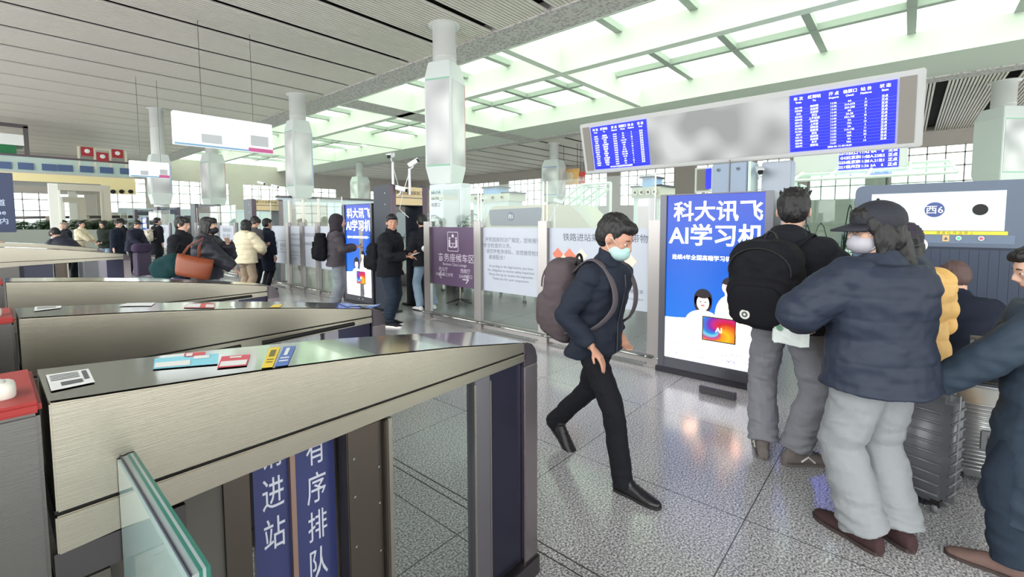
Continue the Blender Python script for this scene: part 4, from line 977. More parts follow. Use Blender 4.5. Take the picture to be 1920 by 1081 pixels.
# ================================================================== PEOPLE
def ik(a, b, l1, l2, pole):
    a, b, pole = Vector(a), Vector(b), Vector(pole); d = b-a; L_ = d.length
    if L_ > (l1+l2)*.999: b = a+d*((l1+l2)*.999/L_); d = b-a; L_ = d.length
    x = (l1*l1-l2*l2+L_*L_)/(2*L_); hgt = math.sqrt(max(l1*l1-x*x, 0)); u = d.normalized(); p = (pole-u*pole.dot(u))
    p = p.normalized() if p.length > 1e-6 else Vector((1, 0, 0))
    return a+u*x+p*hgt, b
def fold(p, a, f): return a*(noise.noise(Vector((p.x*f[0], p.y*f[1], p.z*f[2])))+.5*noise.noise(Vector((p.x*f[0]*2.1+5, p.y*f[1]*2.1, p.z*f[2]*2.1))))
def person(lab, pos, face, h=1.70, vox=.009, lf=None, rf=None, lh=None, rh=None, lean=3, twist=0, yaw=0, pitch=0, roll=0,
           top=dict(), bot=dict(), shoe=dict(), hair='short', hairm=None, mask=None, hat=None, hood=None, skin=None, face_on=True, hs=1.06, curl=.6,
           pole_l=(-1, .5, -.4), pole_r=(-1, -.5, -.4), pelvis=None, fingers=True, glasses=False, extra=None, w=1.0, group=None):
    k = h/1.72; skin = skin or SKIN; hairm = hairm or HAIR
    t = empty('person', (pos[0], pos[1], 0), math.radians(face), lab, 'person', group)
    lf = lf or (.02, .10, 0, 8, 0); rf = rf or (-.02, -.10, 0, -8, 0)     # x,y,z, toe yaw, foot pitch
    pz = (pelvis[2] if pelvis else .93)*k; pel = Vector((pelvis[0] if pelvis else (lf[0]+rf[0])/2*.9, pelvis[1] if pelvis else (lf[1]+rf[1])/2, pz))
    Ln = math.radians(lean)
    def sp(s, q=1.0):      # point on the spine s metres above the pelvis
        a = Ln*min(1, s/.35*.6+.4); return pel+Vector((math.sin(a)*s, 0, math.cos(a)*s))*k
    tw = math.radians(twist)
    def fr(s):
        a = tw*min(1, s/.4); U = Vector((math.cos(a)*math.cos(Ln), math.sin(a), -math.sin(Ln)*math.cos(a))).normalized(); V = Vector((-math.sin(a), math.cos(a), 0)); return U, V
    secs = [(-.10, .085, .13), (-.04, .115, .172), (.05, .115, .168), (.16, .100, .148), (.28, .112, .162), (.38, .118, .178), (.46, .102, .170), (.505, .075, .115), (.54, .055, .062), (.60, .050, .052)]
    def torso(g, th, s0=-9, s1=9, wid=1.0, hem=None):
        out = []
        for s, ru, rv in secs:
            if s < s0 or s > s1: continue
            U, V = fr(s); out.append((sp(s), U, V, (ru+th)*k*w, (rv*w+th)*k*wid))
        if hem is not None:    # extend down to hem height with the coat's flare
            zz = pel.z-hem; n = max(1, int(zz/.12)); base = []
            for i in range(n, 0, -1):
                q = i/n; base.append((pel+Vector((lf[0]*.25*q+rf[0]*.25*q, 0, -zz*q)), Vector((1, 0, 0)), Vector((0, 1, 0)), (.120+th+top.get('flare', .012)*q)*k*w, (.172*w+th+top.get('flare', .012)*q)*k*wid))
            out = base+[o for o, (s, _, _) in zip(out, [x for x in secs if s0 <= x[0] <= s1]) if s > -.05]
        g.loft(out, 28)
    U, V = fr(.45); shc = sp(.445)
    SL_, SR_ = shc+V*.172*k*w, shc-V*.172*k*w; HL, HR_ = pel+Vector((0, .088, -.02))*k, pel+Vector((0, -.088, -.02))*k
    def foot(f): return Vector((f[0], f[1], f[2]+.085*k)) if True else None
    def ankle(f):
        yw, pt = math.radians(f[3]), math.radians(f[4]); d = Vector((math.cos(yw), math.sin(yw), 0))
        # ball of the foot at f; heel rises by the pitch
        ball = Vector((f[0], f[1], f[2]))+d*.10*k
        return ball-d*(.15*k*math.cos(pt))+Vector((0, 0, .15*k*math.sin(pt)+.085*k)), d, pt
    AL, dl, pl = ankle(lf); AR, dr, pr = ankle(rf)
    KL, AL = ik(HL, AL, .43*k, .425*k, dl+Vector((0, .15, 0))); KR, AR = ik(HR_, AR, .43*k, .425*k, dr+Vector((0, -.15, 0)))
    lh = Vector(lh or (.06, .25, .80))*1.0; rh = Vector(rh or (.06, -.25, .80))*1.0
    WLs, WRs = Vector((lh.x, lh.y, lh.z*k)), Vector((rh.x, rh.y, rh.z*k))
    EL, WLs = ik(SL_, WLs, .29*k, .255*k, pole_l); ER, WRs = ik(SR_, WRs, .29*k, .255*k, pole_r)
    # head
    neck = sp(.56); Hc = neck+Vector((.025+.05*math.sin(math.radians(pitch+lean*.5)), 0, .118))*k
    MH = Matrix.Translation(Hc) @ Matrix.Rotation(math.radians(yaw)+tw*.7, 4, 'Z') @ Matrix.Rotation(math.radians(pitch+lean*.4), 4, 'Y') @ Matrix.Rotation(math.radians(roll), 4, 'X') @ Matrix.Scale(k*hs, 4)
    R3 = MH.to_3x3()
    def hp(x, y, z): return MH @ Vector((x, y, z))
    def E(g, c, r, e=1.0, rot=None):
        M = R3.to_4x4() if rot is None else R3.to_4x4() @ rot
        return g.ell(hp(*c), r, M, e=e)
    # ---- body: one continuous surface
    g = G(); torso(g, -.005)
    for A, B, C_ in ((HL, KL, AL), (HR_, KR, AR)):
        g.tube([A, A.lerp(B, .4), B, B.lerp(C_, .35), C_], [.082*k, .074*k, .052*k, .052*k, .036*k], 16); g.ell(B, .053*k); g.ell(A, .084*k)
    for f_, A_, d_, p_ in ((lf, AL, dl, pl), (rf, AR, dr, pr)):
        g.ell(A_+d_*.06*k-Vector((0, 0, .04*k)), (.07*k, .026*k, .020*k), Matrix.Rotation(math.atan2(d_.y, d_.x), 4, 'Z') @ Matrix.Rotation(p_, 4, 'Y'))
    for A, B, C_ in ((SL_, EL, WLs), (SR_, ER, WRs)):
        g.tube([A, A.lerp(B, .5), B, B.lerp(C_, .3), C_], [.050*k, .044*k, .038*k, .038*k, .026*k], 14); g.ell(A, .052*k); g.ell(B, .038*k)
    g.tube([sp(.50), neck, hp(-.012, 0, -.04)], [.060*k, .054*k, .056*k], 16)
    E(g, (-.012, 0, .022), (.097, .075, .098)); E(g, (.022, 0, -.045), (.068, .058, .066)); E(g, (.048, 0, -.083), (.034, .034, .028))
    E(g, (.035, 0, .01), (.062, .064, .07))
    if face_on:
        g.tube([hp(.088, 0, .012), hp(.104, 0, -.018), hp(.108, 0, -.032)], [.009*k, .012*k, .013*k], 10); E(g, (.094, 0, -.036), (.012, .019, .009))
        E(g, (.086, 0, -.058), (.010, .022, .006)); E(g, (.084, 0, -.067), (.010, .019, .006)); E(g, (.080, .0, .026), (.014, .046, .009))
        for s in (-1, 1): E(g, (.062, s*.038, -.022), (.022, .018, .018))
    for s in (-1, 1): E(g, (-.004, s*.078, -.006), (.019, .009, .030), rot=Matrix.Rotation(s*-.3, 4, 'Z'))
    # hands
    for s, El, Wr in ((1, EL, WLs), (-1, ER, WRs)):
        d = (Wr-El).normalized(); side = d.cross(Vector((0, 0, 1)));
        if side.length < .2: side = Vector((1, 0, 0)) if abs(d.x) < .5 else Vector((0, 1, 0))
        if abs(d.z) > .75: side = Vector((1, 0, 0)); side = (side-d*side.dot(d))
        side.normalize(); pn_ = side.cross(d)*(s if abs(d.z) <= .75 else s)   # palm normal
        if abs(d.z) > .75: pn_ = Vector((0, -s, 0)); pn_ = (pn_-d*pn_.dot(d)).normalized()
        pc = Wr+d*.045*k
        g.tube([Wr-d*.01, Wr+d*.03*k, Wr+d*.085*k], [.026*k, .036*k, .038*k], 14, sq=.45, side=side)
        if fingers:
            for i, ll in enumerate((.068, .078, .073, .058)):
                b = Wr+d*.080*k+side*(.027-.018*i)*k; c1 = curl*.7; pts = [b-d*.01]; dd = d.copy()
                for q_ in range(3):
                    dd = (dd*math.cos(c1)+pn_*math.sin(c1)).normalized(); pn2 = pn_
                    b = b+dd*ll*k/2.6; pts.append(b)
                g.tube(pts, [.0095*k, .009*k, .0085*k, .0068*k], 9); g.ell(b, .0068*k, nu=8, nv=6)
            b = Wr+d*.028*k+side*.030*k; p1 = b+(side*.6+d*.7+pn_*.35).normalized()*.038*k; p2 = p1+(d*.9+pn_*.5+side*.1).normalized()*.032*k
            g.tube([b-side*.01, p1, p2], [.012*k, .0105*k, .008*k], 9); g.ell(p2, .008*k, nu=8, nv=6)
        else: g.ell(Wr+d*.12*k+pn_*.01, (.03, .02, .03))
    body = remesh('body', g, min(vox, .008), skin, t, 2)
    P = dict(t=t, k=k, hp=hp, MH=MH, R3=R3, SL=SL_, SR=SR_, EL=EL, ER=ER, WL=WLs, WR=WRs, sp=sp, fr=fr, pel=pel, body=body)
    # eyes and brows
    if face_on:
        for s in (-1, 1):
            e = G(); e.ell(hp(.0795, s*.031, -.001), (.009*k, .0135*k, .005*k), R3.to_4x4(), 14, 8); eo = e.obj('eye', mat('eye_white', (236, 232, 228), .3), body, True)
            G().ell(hp(.0860, s*.031, -.001), (.0042*k, .0068*k, .0052*k), R3.to_4x4(), 12, 8).obj('iris', mat('iris', (30, 20, 16), .2), eo, True)
            G().tube([hp(.090, s*.014, .020), hp(.091, s*.032, .025), hp(.080, s*.050, .020)], [.0028*k, .0034*k, .002*k], 8).obj('eyebrow', hairm, body, True)
        if not mask: G().ell(hp(.093, 0, -.0625), (.004*k, .020*k, .0045*k), R3.to_4x4(), 14, 8).obj('lips', mat('lips', (176, 100, 92), .5), body, True)
    # hair
    if hair:
        g = G()
        if hair != 'none_top':
            E(g, (-.022, 0, .040), (.100, .084, .096)); E(g, (-.040, 0, .005), (.076, .080, .085))
            if hair == 'crop':
                E(g, (.035, 0, .088), (.056, .062, .030))
                for i in range(26):
                    a = i*2.4; r_ = .02+.055*(i/26); g.tube([hp(-.01+r_*math.cos(a), r_*math.sin(a), .10), hp(.0+1.25*r_*math.cos(a), 1.25*r_*math.sin(a), .148-.3*r_)], [.014*k, .004*k], 6)
            if hair in ('short', 'fringe', 'bob', 'long'): E(g, (.040, 0, .080), (.060, .066, .040))
            if hair in ('fringe', 'bob', 'long'): E(g, (.066, 0, .060), (.032, .062, .040)); [E(g, (.03, s*.070, .03), (.042, .018, .05)) for s in (-1, 1)]
            if hair in ('bob', 'long'): E(g, (-.045, 0, -.03), (.072, .092, .095)); [E(g, (.0, s*.075, -.04), (.045, .024, .085)) for s in (-1, 1)]
            if hair == 'long': g.tube([hp(-.06, 0, -.02), hp(-.085, 0, -.15), sp(.34)-U*.12*k], [.075*k, .078*k, .045*k], 14)
            if hair == 'pony': g.tube([hp(-.08, 0, .04), hp(-.16, 0, .0), hp(-.15, 0, -.12)], [.03*k, .038*k, .015*k], 12)
            if hair == 'bun': E(g, (-.09, 0, .05), (.05, .05, .05))
        remesh('hair', g, max(.005, vox*.6), hairm, body, 1, lambda p: fold(p, .006, (45, 45, 18)))
    if mask:
        g = G(); E(g, (.050, 0, -.058), (.068, .064, .052)); E(g, (.088, 0, -.03), (.026, .030, .020))
        mo = remesh('face_mask', g, .005, mask, t, 3)
        e = G()
        for s in (-1, 1):
            e.tube([hp(.055, s*.060, -.02), hp(.01, s*.080, .008), hp(-.014, s*.088, -.002), hp(-.008, s*.082, -.03), hp(.045, s*.058, -.085)], .0018*k, 6)
        e.obj('ear_loop', WHITE, mo, True)
    if hat == 'cap':
        cm = mat('cap_navy', (34, 36, 46), .75, bump=.2, bscale=200)
        g = G(); E(g, (-.010, 0, .050), (.112, .094, .092)); 
        co = remesh('cap', g, .006, cm, t, 1)
        b = G(); n = 14
        vs = []
        for i in range(n+1):
            a = -1.15+2.3*i/n
            for r_, dz in ((.095, .028), (.185 if True else 0, .002)):
                x = math.cos(a)*r_*(1 if r_ < .1 else 1.0); y = math.sin(a)*(.088 if r_ < .1 else .092); vs += [hp(max(x, .03)+.0, y, dz-.10*y*y*10+.012), hp(max(x, .03), y, dz-.10*y*y*10+.003)]
        fs = []
        for i in range(n):
            a = i*4; fs += [(a, a+4, a+6, a+2), (a+1, a+3, a+7, a+5), (a+2, a+6, a+7, a+3), (a, a+1, a+5, a+4)]
        b.add(vs, fs).obj('brim', cm, co, True)
        G().ell(hp(-.01, 0, .143), .007*k).obj('cap_button', cm, co, True)
    if hat == 'beanie':
        g = G(); E(g, (-.014, 0, .045), (.108, .092, .098)); remesh('beanie', g, .006, mat('beanie_dark', (48, 42, 56), .85), t, 1, lambda p: .002*math.sin(p.z*420))
    # jacket or coat
    tm = top['m']; th = top.get('th', .03); sl = top.get('sl', .022); puff = top.get('puff', 0); hem = top.get('hem', .80)*k
    g = G(); torso(g, th, -.2, .51, top.get('wid', 1.0), hem)
    for A, B, C_ in ((SL_, EL, WLs), (SR_, ER, WRs)):
        A2_ = A-(A-shc)*.25-Vector((0, 0, .005)); g.ell(A-Vector((0, 0, .012)), (.058+sl)*k)
        g.tube([A2_, A.lerp(B, .45), B, B.lerp(C_, .5), B.lerp(C_, top.get('cuff', .93))], [(.064+sl)*k, (.056+sl)*k, (.048+sl)*k, (.044+sl)*k, (.036+sl*.8)*k], 18); g.ell(B, (.047+sl)*k)
    for s_ in (-1, 1): g.ell(shc+V*s_*.09*k+Vector((0, 0, .02*k)), (.09*k, .10*k, .055*k))
    g.tube([sp(.49)-U*.005, sp(.53)+U*.002, sp(top.get('collar', .575))+U*.01], [(.085+th*.3)*k, (.078+th*.2)*k, (.072+th*.15)*k], 20)
    if top.get('hood'):
        g.ell(sp(.50)-U*.085*k, (.085*k, .125*k, .075*k), Matrix.Rotation(-.5, 4, 'Y')); g.ell(sp(.54)-U*.05*k, (.085*k, .105*k, .05*k)); g.tube([sp(.54)+V*.075*k, sp(.50)+V*.075*k+U*.06*k], [.035*k, .02*k], 10); g.tube([sp(.54)-V*.075*k, sp(.50)-V*.075*k+U*.06*k], [.035*k, .02*k], 10)
    if hood:      # hood pulled up
        gh = G(); E(gh, (-.018, 0, .020), (.128, .108, .135)); gh.tube([hp(-.03, 0, -.02), sp(.5)], [.112*k, .12*k], 20); remesh('hood', gh, vox, hood, t, 3, lambda p: fold(p, .008, (9, 9, 9)))
    amp = top.get('fold', .010)
    if puff: dsp = lambda p: puff*(abs(math.sin(p.z*math.pi/.105))**.6-.6)+fold(p, amp, (9, 9, 12))
    else: dsp = lambda p: fold(p, amp, (7, 7, 13))
    jk = remesh(top.get('name', 'jacket'), g, vox, tm, t, 3, dsp)
    P['jacket'] = jk
    if hood:
        ho = G(); ho.ell(hp(.072, 0, -.008), (.058*k, .064*k, .088*k), R3.to_4x4())
        remesh('hood_lining', ho, .006, skin, body, 1)
        for s in (-1, 1):
            G().ell(hp(.127, s*.028, .004), (.006*k, .013*k, .005*k), R3.to_4x4(), 12, 8).obj('eye', BLACK, body, True)
        G().tube([hp(.122, 0, .0), hp(.146, 0, -.03)], [.010*k, .015*k], 10).ell(hp(.124, 0, -.055), (.01*k, .022*k, .008*k)).obj('nose', skin, body, True)
    if 'inner' in top: G().tube([sp(.50)+U*.03*k, sp(.56)+U*.035*k], [.070*k, .064*k], 20).obj('inner_collar', top['inner'], t, True)
    if top.get('zip'):
        G().tube([sp(s)+U*((ru+th)*k*w+.004) for s, ru in ((-.04, .118), (.05, .115), (.16, .104), (.28, .112), (.40, .112), (.47, .095))], .006, 6).obj('zip', mat('zip_dark', (50, 50, 60), .4, .5), jk)
    if top.get('patch'):
        G().box(-.003, .003, -.03, .03, -.012, .012, Matrix.Translation(sp(.40)-U*(.118+th)*k+V*-.04) @ Matrix.Rotation(-Ln, 4, 'Y')).obj('reflective_patch', WHITE, jk)
    # trousers
    bm_ = bot['m']; r1, r2, r3 = bot.get('r', (.088, .066, .062)); g = G(); torso(g, bot.get('th', .006), -.2, .12)
    for A, B, C_, f_ in ((HL, KL, AL, lf), (HR_, KR, AR, rf)):
        end = B.lerp(C_, bot.get('end', 1.0)); g.ell(A, (r1+.004)*k*w)
        g.tube([A, A.lerp(B, .45), B, B.lerp(end, .5), end], [r1*k*w, (r1*.6+r2*.4)*k*w, r2*k, (r2*.4+r3*.6)*k, r3*k], 18); g.ell(B, r2*k*.99)
    if bot.get('skirt'): g.loft([(pel+Vector((0, 0, -z)), (1, 0, 0), (0, 1, 0), a_, b_) for z, a_, b_ in ((0, .13, .18), (.3, .17, .21), (.72, .21, .24))], 26)
    fa = bot.get('fold', .007)
    remesh('skirt' if bot.get('skirt') else 'trousers', g, vox, bm_, t, 3, lambda p: fold(p, fa, (9, 9, 16))+(.004*math.sin(p.z*110+6*noise.noise(p*5)) if p.z < .26 and fa > .008 else 0))
    # shoes
    sm_ = shoe.get('m', SHOEB)
    for f_, A_, d_, p_ in ((lf, AL, dl, pl), (rf, AR, dr, pr)):
        o = A_-Vector((0, 0, .085*k)) ; M = Matrix.Translation(Vector((f_[0], f_[1], f_[2]))+d_*.10*k) @ Matrix.Rotation(math.atan2(d_.y, d_.x), 4, 'Z') @ Matrix.Rotation(p_, 4, 'Y') @ Matrix.Scale(k*shoe.get('s', 1.0), 4)
        def sc(x, hw, zt): return (M @ Vector((x, 0, zt/2)), M.to_3x3() @ Vector((0, 1, 0)), M.to_3x3() @ Vector((0, 0, 1)), hw, zt/2)
        g = G(); g.loft([sc(-.212, .018, .05), sc(-.205, .030, .075), (sc(-.17, .036, .098)), sc(-.11, .038, .098), sc(-.06, .040, .088), sc(0, .046, .066), sc(.05, .044, .052), sc(.085, .030, .042), sc(.098, .014, .030)], 18)
        g.tube([M @ Vector((-.15, 0, .05)), M @ Vector((-.15, 0, .10)), A_+(KL-AL if A_ is AL else KR-AR).normalized()*.03*k], [.040*k, .041*k, .044*k], 14); g.tube([M @ Vector((-.09, 0, .06)), A_+(KL-AL if A_ is AL else KR-AR).normalized()*.02*k], [.036*k, .046*k], 14)
        so = remesh('shoe', g, .006, sm_, t, 2)
        prof = [(-.215, 0), (-.20, .030), (-.16, .039), (-.08, .036), (-.02, .046), (.05, .046), (.085, .034), (.103, .012), (.103, -.012), (.085, -.032), (.05, -.042), (-.02, -.042), (-.08, -.034), (-.16, -.038), (-.20, -.030)]
        g = G(); g.prism(prof, 0.0, shoe.get('st', .018), 'z'); g.v = [tuple(M @ Vector(v)) for v in g.v]; g.obj('sole', shoe.get('sole', mat('sole_dark', (30, 28, 30), .6)), so)
        if shoe.get('laces', True) and vox < .012:
            g = G()
            for i in range(4): g.tube([M @ Vector((-.075+.024*i, -.024, .088-.010*i)), M @ Vector((-.065+.024*i, 0, .097-.009*i)), M @ Vector((-.075+.024*i, .024, .088-.010*i))], .0028, 6)
            g.obj('laces', shoe.get('lm', BLACK), so)
        if 'accent' in shoe:
            g = G()
            for s in (-1, 1): g.tube([M @ Vector((-.12, s*.040, .035)), M @ Vector((-.08, s*.042, .065)), M @ Vector((-.04, s*.044, .03))], .006, 6)
            g.obj('side_stripe', shoe['accent'], so)
    if glasses:
        g = G()
        for s in (-1, 1): g.tube([hp(.100, s*.031+.018*math.cos(a), .0+.015*math.sin(a)) for a in [q*math.pi/6 for q in range(13)]], .0014, 6); g.tube([hp(.098, s*.05, .004), hp(-.005, s*.082, .008)], .0014, 6)
        g.tube([hp(.102, -.012, .003), hp(.102, .012, .003)], .0014, 6); g.obj('glasses', STEELD, t)
    return P

def fab(n, c, b=.25, s=260): return mat(n, c, .85, bump=b, bscale=s, spec=.25)
def backpack(P, lab, m, size=(.17, .30, .46), z=1.10, back=.14, tilt=0, sag=0, badge=None, pocket=None, straps=None, roll_top=False, loop=True, off=0, patch=None):
    """a bag worn on the back; its own thing, hanging from the shoulders"""
    t0 = P['t']; k = P['k']; t = empty('backpack', tuple(t0.location), t0.rotation_euler.z, lab, 'backpack'); t.location.z = 0
    sx, sy, sz = size; U, V = P['fr'](.3); c = P['sp'](z)-U*(back+sx/2)*k+V*off
    M = Matrix.Translation(c) @ Matrix(((U.x, V.x, 0, 0), (U.y, V.y, 0, 0), (U.z, V.z, 1, 0), (0, 0, 0, 1))) @ Matrix.Rotation(math.radians(tilt), 4, 'Y')
    g = G(); g.ell((0, 0, 0), (sx/2, sy/2, sz/2), None, 32, 20, .55); g.ell((-sx*.12-sag, 0, -sz*.18), (sx/2, sy/2*.95, sz*.30), None, 28, 16, .6)
    g.v = [tuple(M @ Vector(v)) for v in g.v]
    b = remesh('body', g, .009, m, t, 4, lambda p: fold(p, .010, (11, 11, 14)))
    g = G(); g.ell((-sx/2-.012-sag, 0, -sz*.2), (.035, sy*.36, sz*.22), None, 24, 14, .5); g.v = [tuple(M @ Vector(v)) for v in g.v]; g.obj('pocket', pocket or m, t, True)
    g = G()
    g.tube([M @ Vector((-sx/2+.01, (sy*.43)*math.sin(a), sz*.16+sz*.26*math.cos(a))) for a in [(-1.7+3.4*q/14) for q in range(15)]], .006, 6); g.obj('zip', straps or BLACK, t)
    for s, S_, nm in ((1, P['SL'], 'l'), (-1, P['SR'], 'r')):
        st = G(); Uf, Vf = P['fr'](.45); top_ = M @ Vector((sx/2, s*sy*.26, sz*.40)); o = S_-Vf*s*.055*k
        up_ = Vector((0, 0, .098*k)); pts = [top_, o-Uf*.075*k+up_*.75, o+up_, o+Uf*.085*k+up_*.55, o+Uf*.150*k-Vector((0, 0, .05)), o+Uf*.155*k-Vector((0, 0, .17))-Vf*0, o+Uf*.05-Vector((0, 0, .32))+Vf*s*.07, M @ Vector((sx/2, s*sy*.45, -sz*.30))]
        pts2 = []
        for a, b_ in zip(pts, pts[1:]): pts2 += [a.lerp(b_, q/4) for q in range(4)]
        pts2.append(pts[-1])
        for _ in range(3): pts2 = [pts2[0]]+[(pts2[i-1]+pts2[i]*2+pts2[i+1])/4 for i in range(1, len(pts2)-1)]+[pts2[-1]]
        st.tube(pts2, .026, 10, sq=.3, side=Vf); st.obj('strap', straps or m, t, True)
    if loop:
        g = G(); g.tube([M @ Vector((sx*.35, .035*math.cos(a), sz*.46+.07*math.sin(a))) for a in [math.pi*q/8 for q in range(9)]], .009, 8); g.obj('handle_loop', BLACK, t, True)
    if roll_top:
        g = G(); g.ell((0, 0, sz*.46), (sx*.42, sy*.48, .045), None, 24, 12, .5).box(-sx/2-.03, -sx/2-.01, -sy*.3, sy*.3, -sz*.02, sz*.22); g.v = [tuple(M @ Vector(v)) for v in g.v]; g.obj('top_flap', pocket or m, t, True)
    if badge:
        n = M @ Vector((-sx/2-.036-sag, badge[0], badge[1])); d = (M.to_3x3() @ Vector((-1, 0, 0))).normalized()
        q = G().cyl(n, n+d*.012, .030, 24).obj('round_badge', mat('badge_white', (222, 222, 218), .5), t)
        G().cyl(n+d*.012, n+d*.014, .018, 20).obj('badge_mark', mat('badge_ink', (90, 96, 90), .5), q); G().cyl(n+d*.013, n+d*.015, .007, 12).obj('badge_centre', WHITE, q)
    if patch:
        g = G(); g.box(-sx/2-.052-sag, -sx/2-.046-sag, -sy*.22, sy*.22, -sz*.22, -sz*.02, M); g.obj('shiny_patch', patch, t)
    return t, M

def P_(px, py): p = onz(px, py); return (p.x, p.y)
BK = fab('cloth_black', (26, 27, 34)); NVY = fab('cloth_navy', (28, 34, 50)); NVD = mat('puffer_navy', (38, 45, 62), .62, bump=.15, bscale=40, spec=.35)
GRYT = fab('sweat_grey', (134, 134, 142), .5, 340); GRYP = fab('sweat_pale', (150, 153, 157), .5, 340); DKJ = fab('denim_dark', (38, 48, 62)); CREAM = mat('puffer_cream', (226, 214, 184), .6, bump=.15, bscale=40)
YEL = mat('puffer_yellow', (226, 180, 104), .6, bump=.15, bscale=40); BLKP = fab('bag_black', (20, 20, 26)); MASKT = mat('mask_teal', (170, 202, 200), .7); MASKG = mat('mask_grey', (172, 168, 178), .7); MASKB = mat('mask_black', (26, 28, 36), .7)

# --- the walking man
wp = (2.53, 1.42); wa = -95
P = person('man walking past with grey backpack, navy coat, pale face mask and hand in pocket', wp, wa, 1.66, .0065,
    lf=(-.47, .098, .0, -4, 38), rf=(.25, -.09, 0, 2, 0), pelvis=(-.06, 0, .905), hs=1.15, lean=9, pitch=22, yaw=12,
    rh=(.06, -.215, .91), lh=(.02, .14, .93), pole_r=(-1, -.45, .1), pole_l=(-1, .4, 0), curl=.35,
    top=dict(m=mat('coat_navy', (28, 34, 48), .8, bump=.2, bscale=220, spec=.3), th=.040, sl=.026, hem=.80, collar=.60, fold=.012, zip=True, flare=0), bot=dict(m=fab('trousers_black', (20, 20, 26)), r=(.092, .074, .064), th=.008, fold=.008, end=1.10),
    shoe=dict(m=SHOEB, laces=True), hair='short', mask=MASKT, skin=SKINW)
bt_, M_ = backpack(P, 'grey-brown daypack with loop handle worn by the walking man', fab('bag_greybrown', (84, 74, 78), .35), size=(.24, .34, .56), z=.19, back=.15, tilt=2, sag=.03, straps=fab('strap_greybrown', (84, 78, 84)))
q = P['sp'](.06); G().cyl(q+Vector((.10, -.165, -.06)), q+Vector((.10, -.185, -.06)), .008, 12).obj('snap_button', STEELTOP, P['jacket'])

# --- the man with the black backpack
P = person('tall black-haired man seen from behind in hooded black jacket and grey sweatpants', (3.50, .59), -8, 1.80, .0065, hs=1.12,
    lf=(-.02, .12, 0, 26, 0), rf=(.0, -.12, 0, -40, 0), lean=4, yaw=14, pitch=8, rh=(.32, -.16, 1.12), lh=(.30, .16, 1.10), pole_r=(-.3, -1, -.4), pole_l=(-.3, 1, -.4),
    top=dict(m=BK, th=.045, sl=.034, hem=.86, hood=True, fold=.012, wid=1.05, cuff=.95), bot=dict(m=GRYT, r=(.104, .092, .088), th=.016, fold=.012, end=.95),
    shoe=dict(m=fab('sneaker_taupe', (112, 104, 102)), sole=mat('sole_taupe', (96, 90, 88), .6), lm=mat('lace_dark', (50, 50, 66), .6), accent=mat('shoe_stripe', (226, 222, 218), .5), s=1.05), hair='crop')
backpack(P, 'black backpack with small round white badge on the tall man in grey sweatpants', BLKP, size=(.26, .42, .56), z=.22, back=.15, tilt=-6, sag=.03, badge=(.05, -.17), off=.03)

# --- the woman in the cap
wq = (2.90, .09)
P = person('woman seen from behind in black puffer, cap and wide pale grey sweatpants, face turned left', wq, 56, 1.68, .0065, hs=1.1,
    lf=(.0, .095, 0, 4, 0), rf=(-.03, -.095, 0, -6, 0), lean=2, yaw=62, pitch=2, w=1.06, lh=(.28, .16, 1.12), rh=(.30, -.10, 1.08), pole_l=(-.15, 1, -.25), pole_r=(-.2, -1, -.3),
    top=dict(m=NVD, th=.085, sl=.062, hem=.82, puff=.005, wid=1.04, fold=.010, collar=.56, cuff=.98, patch=True), bot=dict(m=GRYP, r=(.112, .104, .108), th=.022, fold=.009, end=1.0),
    shoe=dict(m=fab('boot_brown', (66, 46, 48)), sole=mat('sole_brown', (60, 48, 46), .6), s=1.12, laces=False), hair='long', mask=MASKG, hat='cap', glasses=True)
pp = Vector((*wq, 0)); t = empty('folded_papers', (0, 0, 0), 0, 'crumpled white papers held between the cap woman and the black backpack', 'papers')
c = onx(1482, 626, 3.05); g = G()
for i in range(3):
    a = Vector((0, .10, .02))*(1+.1*i); b = Vector((-.01, -.02, -.06)); cpts = []
    for u_ in range(5):
        for v_ in range(4): cpts.append(c+Vector((.012*i+.006*math.sin(u_*2.1+v_+i), .085-.045*u_+.006*i, .05-.038*v_+.008*math.sin(u_*1.7+i))))
    g.add(cpts, [(u_*4+v_, u_*4+v_+1, (u_+1)*4+v_+1, (u_+1)*4+v_) for u_ in range(4) for v_ in range(3)])
g.obj('sheet', mat('paper', (214, 220, 218), .6), t)
G().cyl(c+Vector((-.012, .055, .03)), c+Vector((-.010, .055, .03)), .016, 16).obj('green_print', mat('print_green', (90, 140, 110), .6), t)

# --- yellow puffer
P = person('person in yellow puffer jacket and dark beanie mostly hidden behind the cap woman', (3.50, -.01), 30, 1.58, .009,
    lean=3, yaw=-10, rh=(.30, -.18, 1.0), lh=(.3, .2, 1.0), top=dict(m=YEL, th=.07, sl=.05, hem=.74, puff=.010, hood=True, fold=.008), bot=dict(m=BK), hair='long', hat='beanie')
G().ell(P['hp'](-.01, -.094, .0), (.03, .018, .035)).obj('earphone', WHITE, P['t'], True)
# --- person in dark coat bending to the scanner
px_, py_ = 4.30, -.34
person('person in dark coat with cropped hair bending towards the scanner, blurred behind the yellow puffer', (px_, py_), 20, 1.50, .012, lean=30, pitch=20,
    pelvis=(-.1, 0, .78), rh=(.35, -.15, .80), lh=(.35, .15, .80), top=dict(m=NVY, th=.06, sl=.04, hem=.28, fold=.01, name='coat'), bot=dict(m=NVY), hair='crop', hairm=mat('hair_brown', (92, 72, 70), .7))
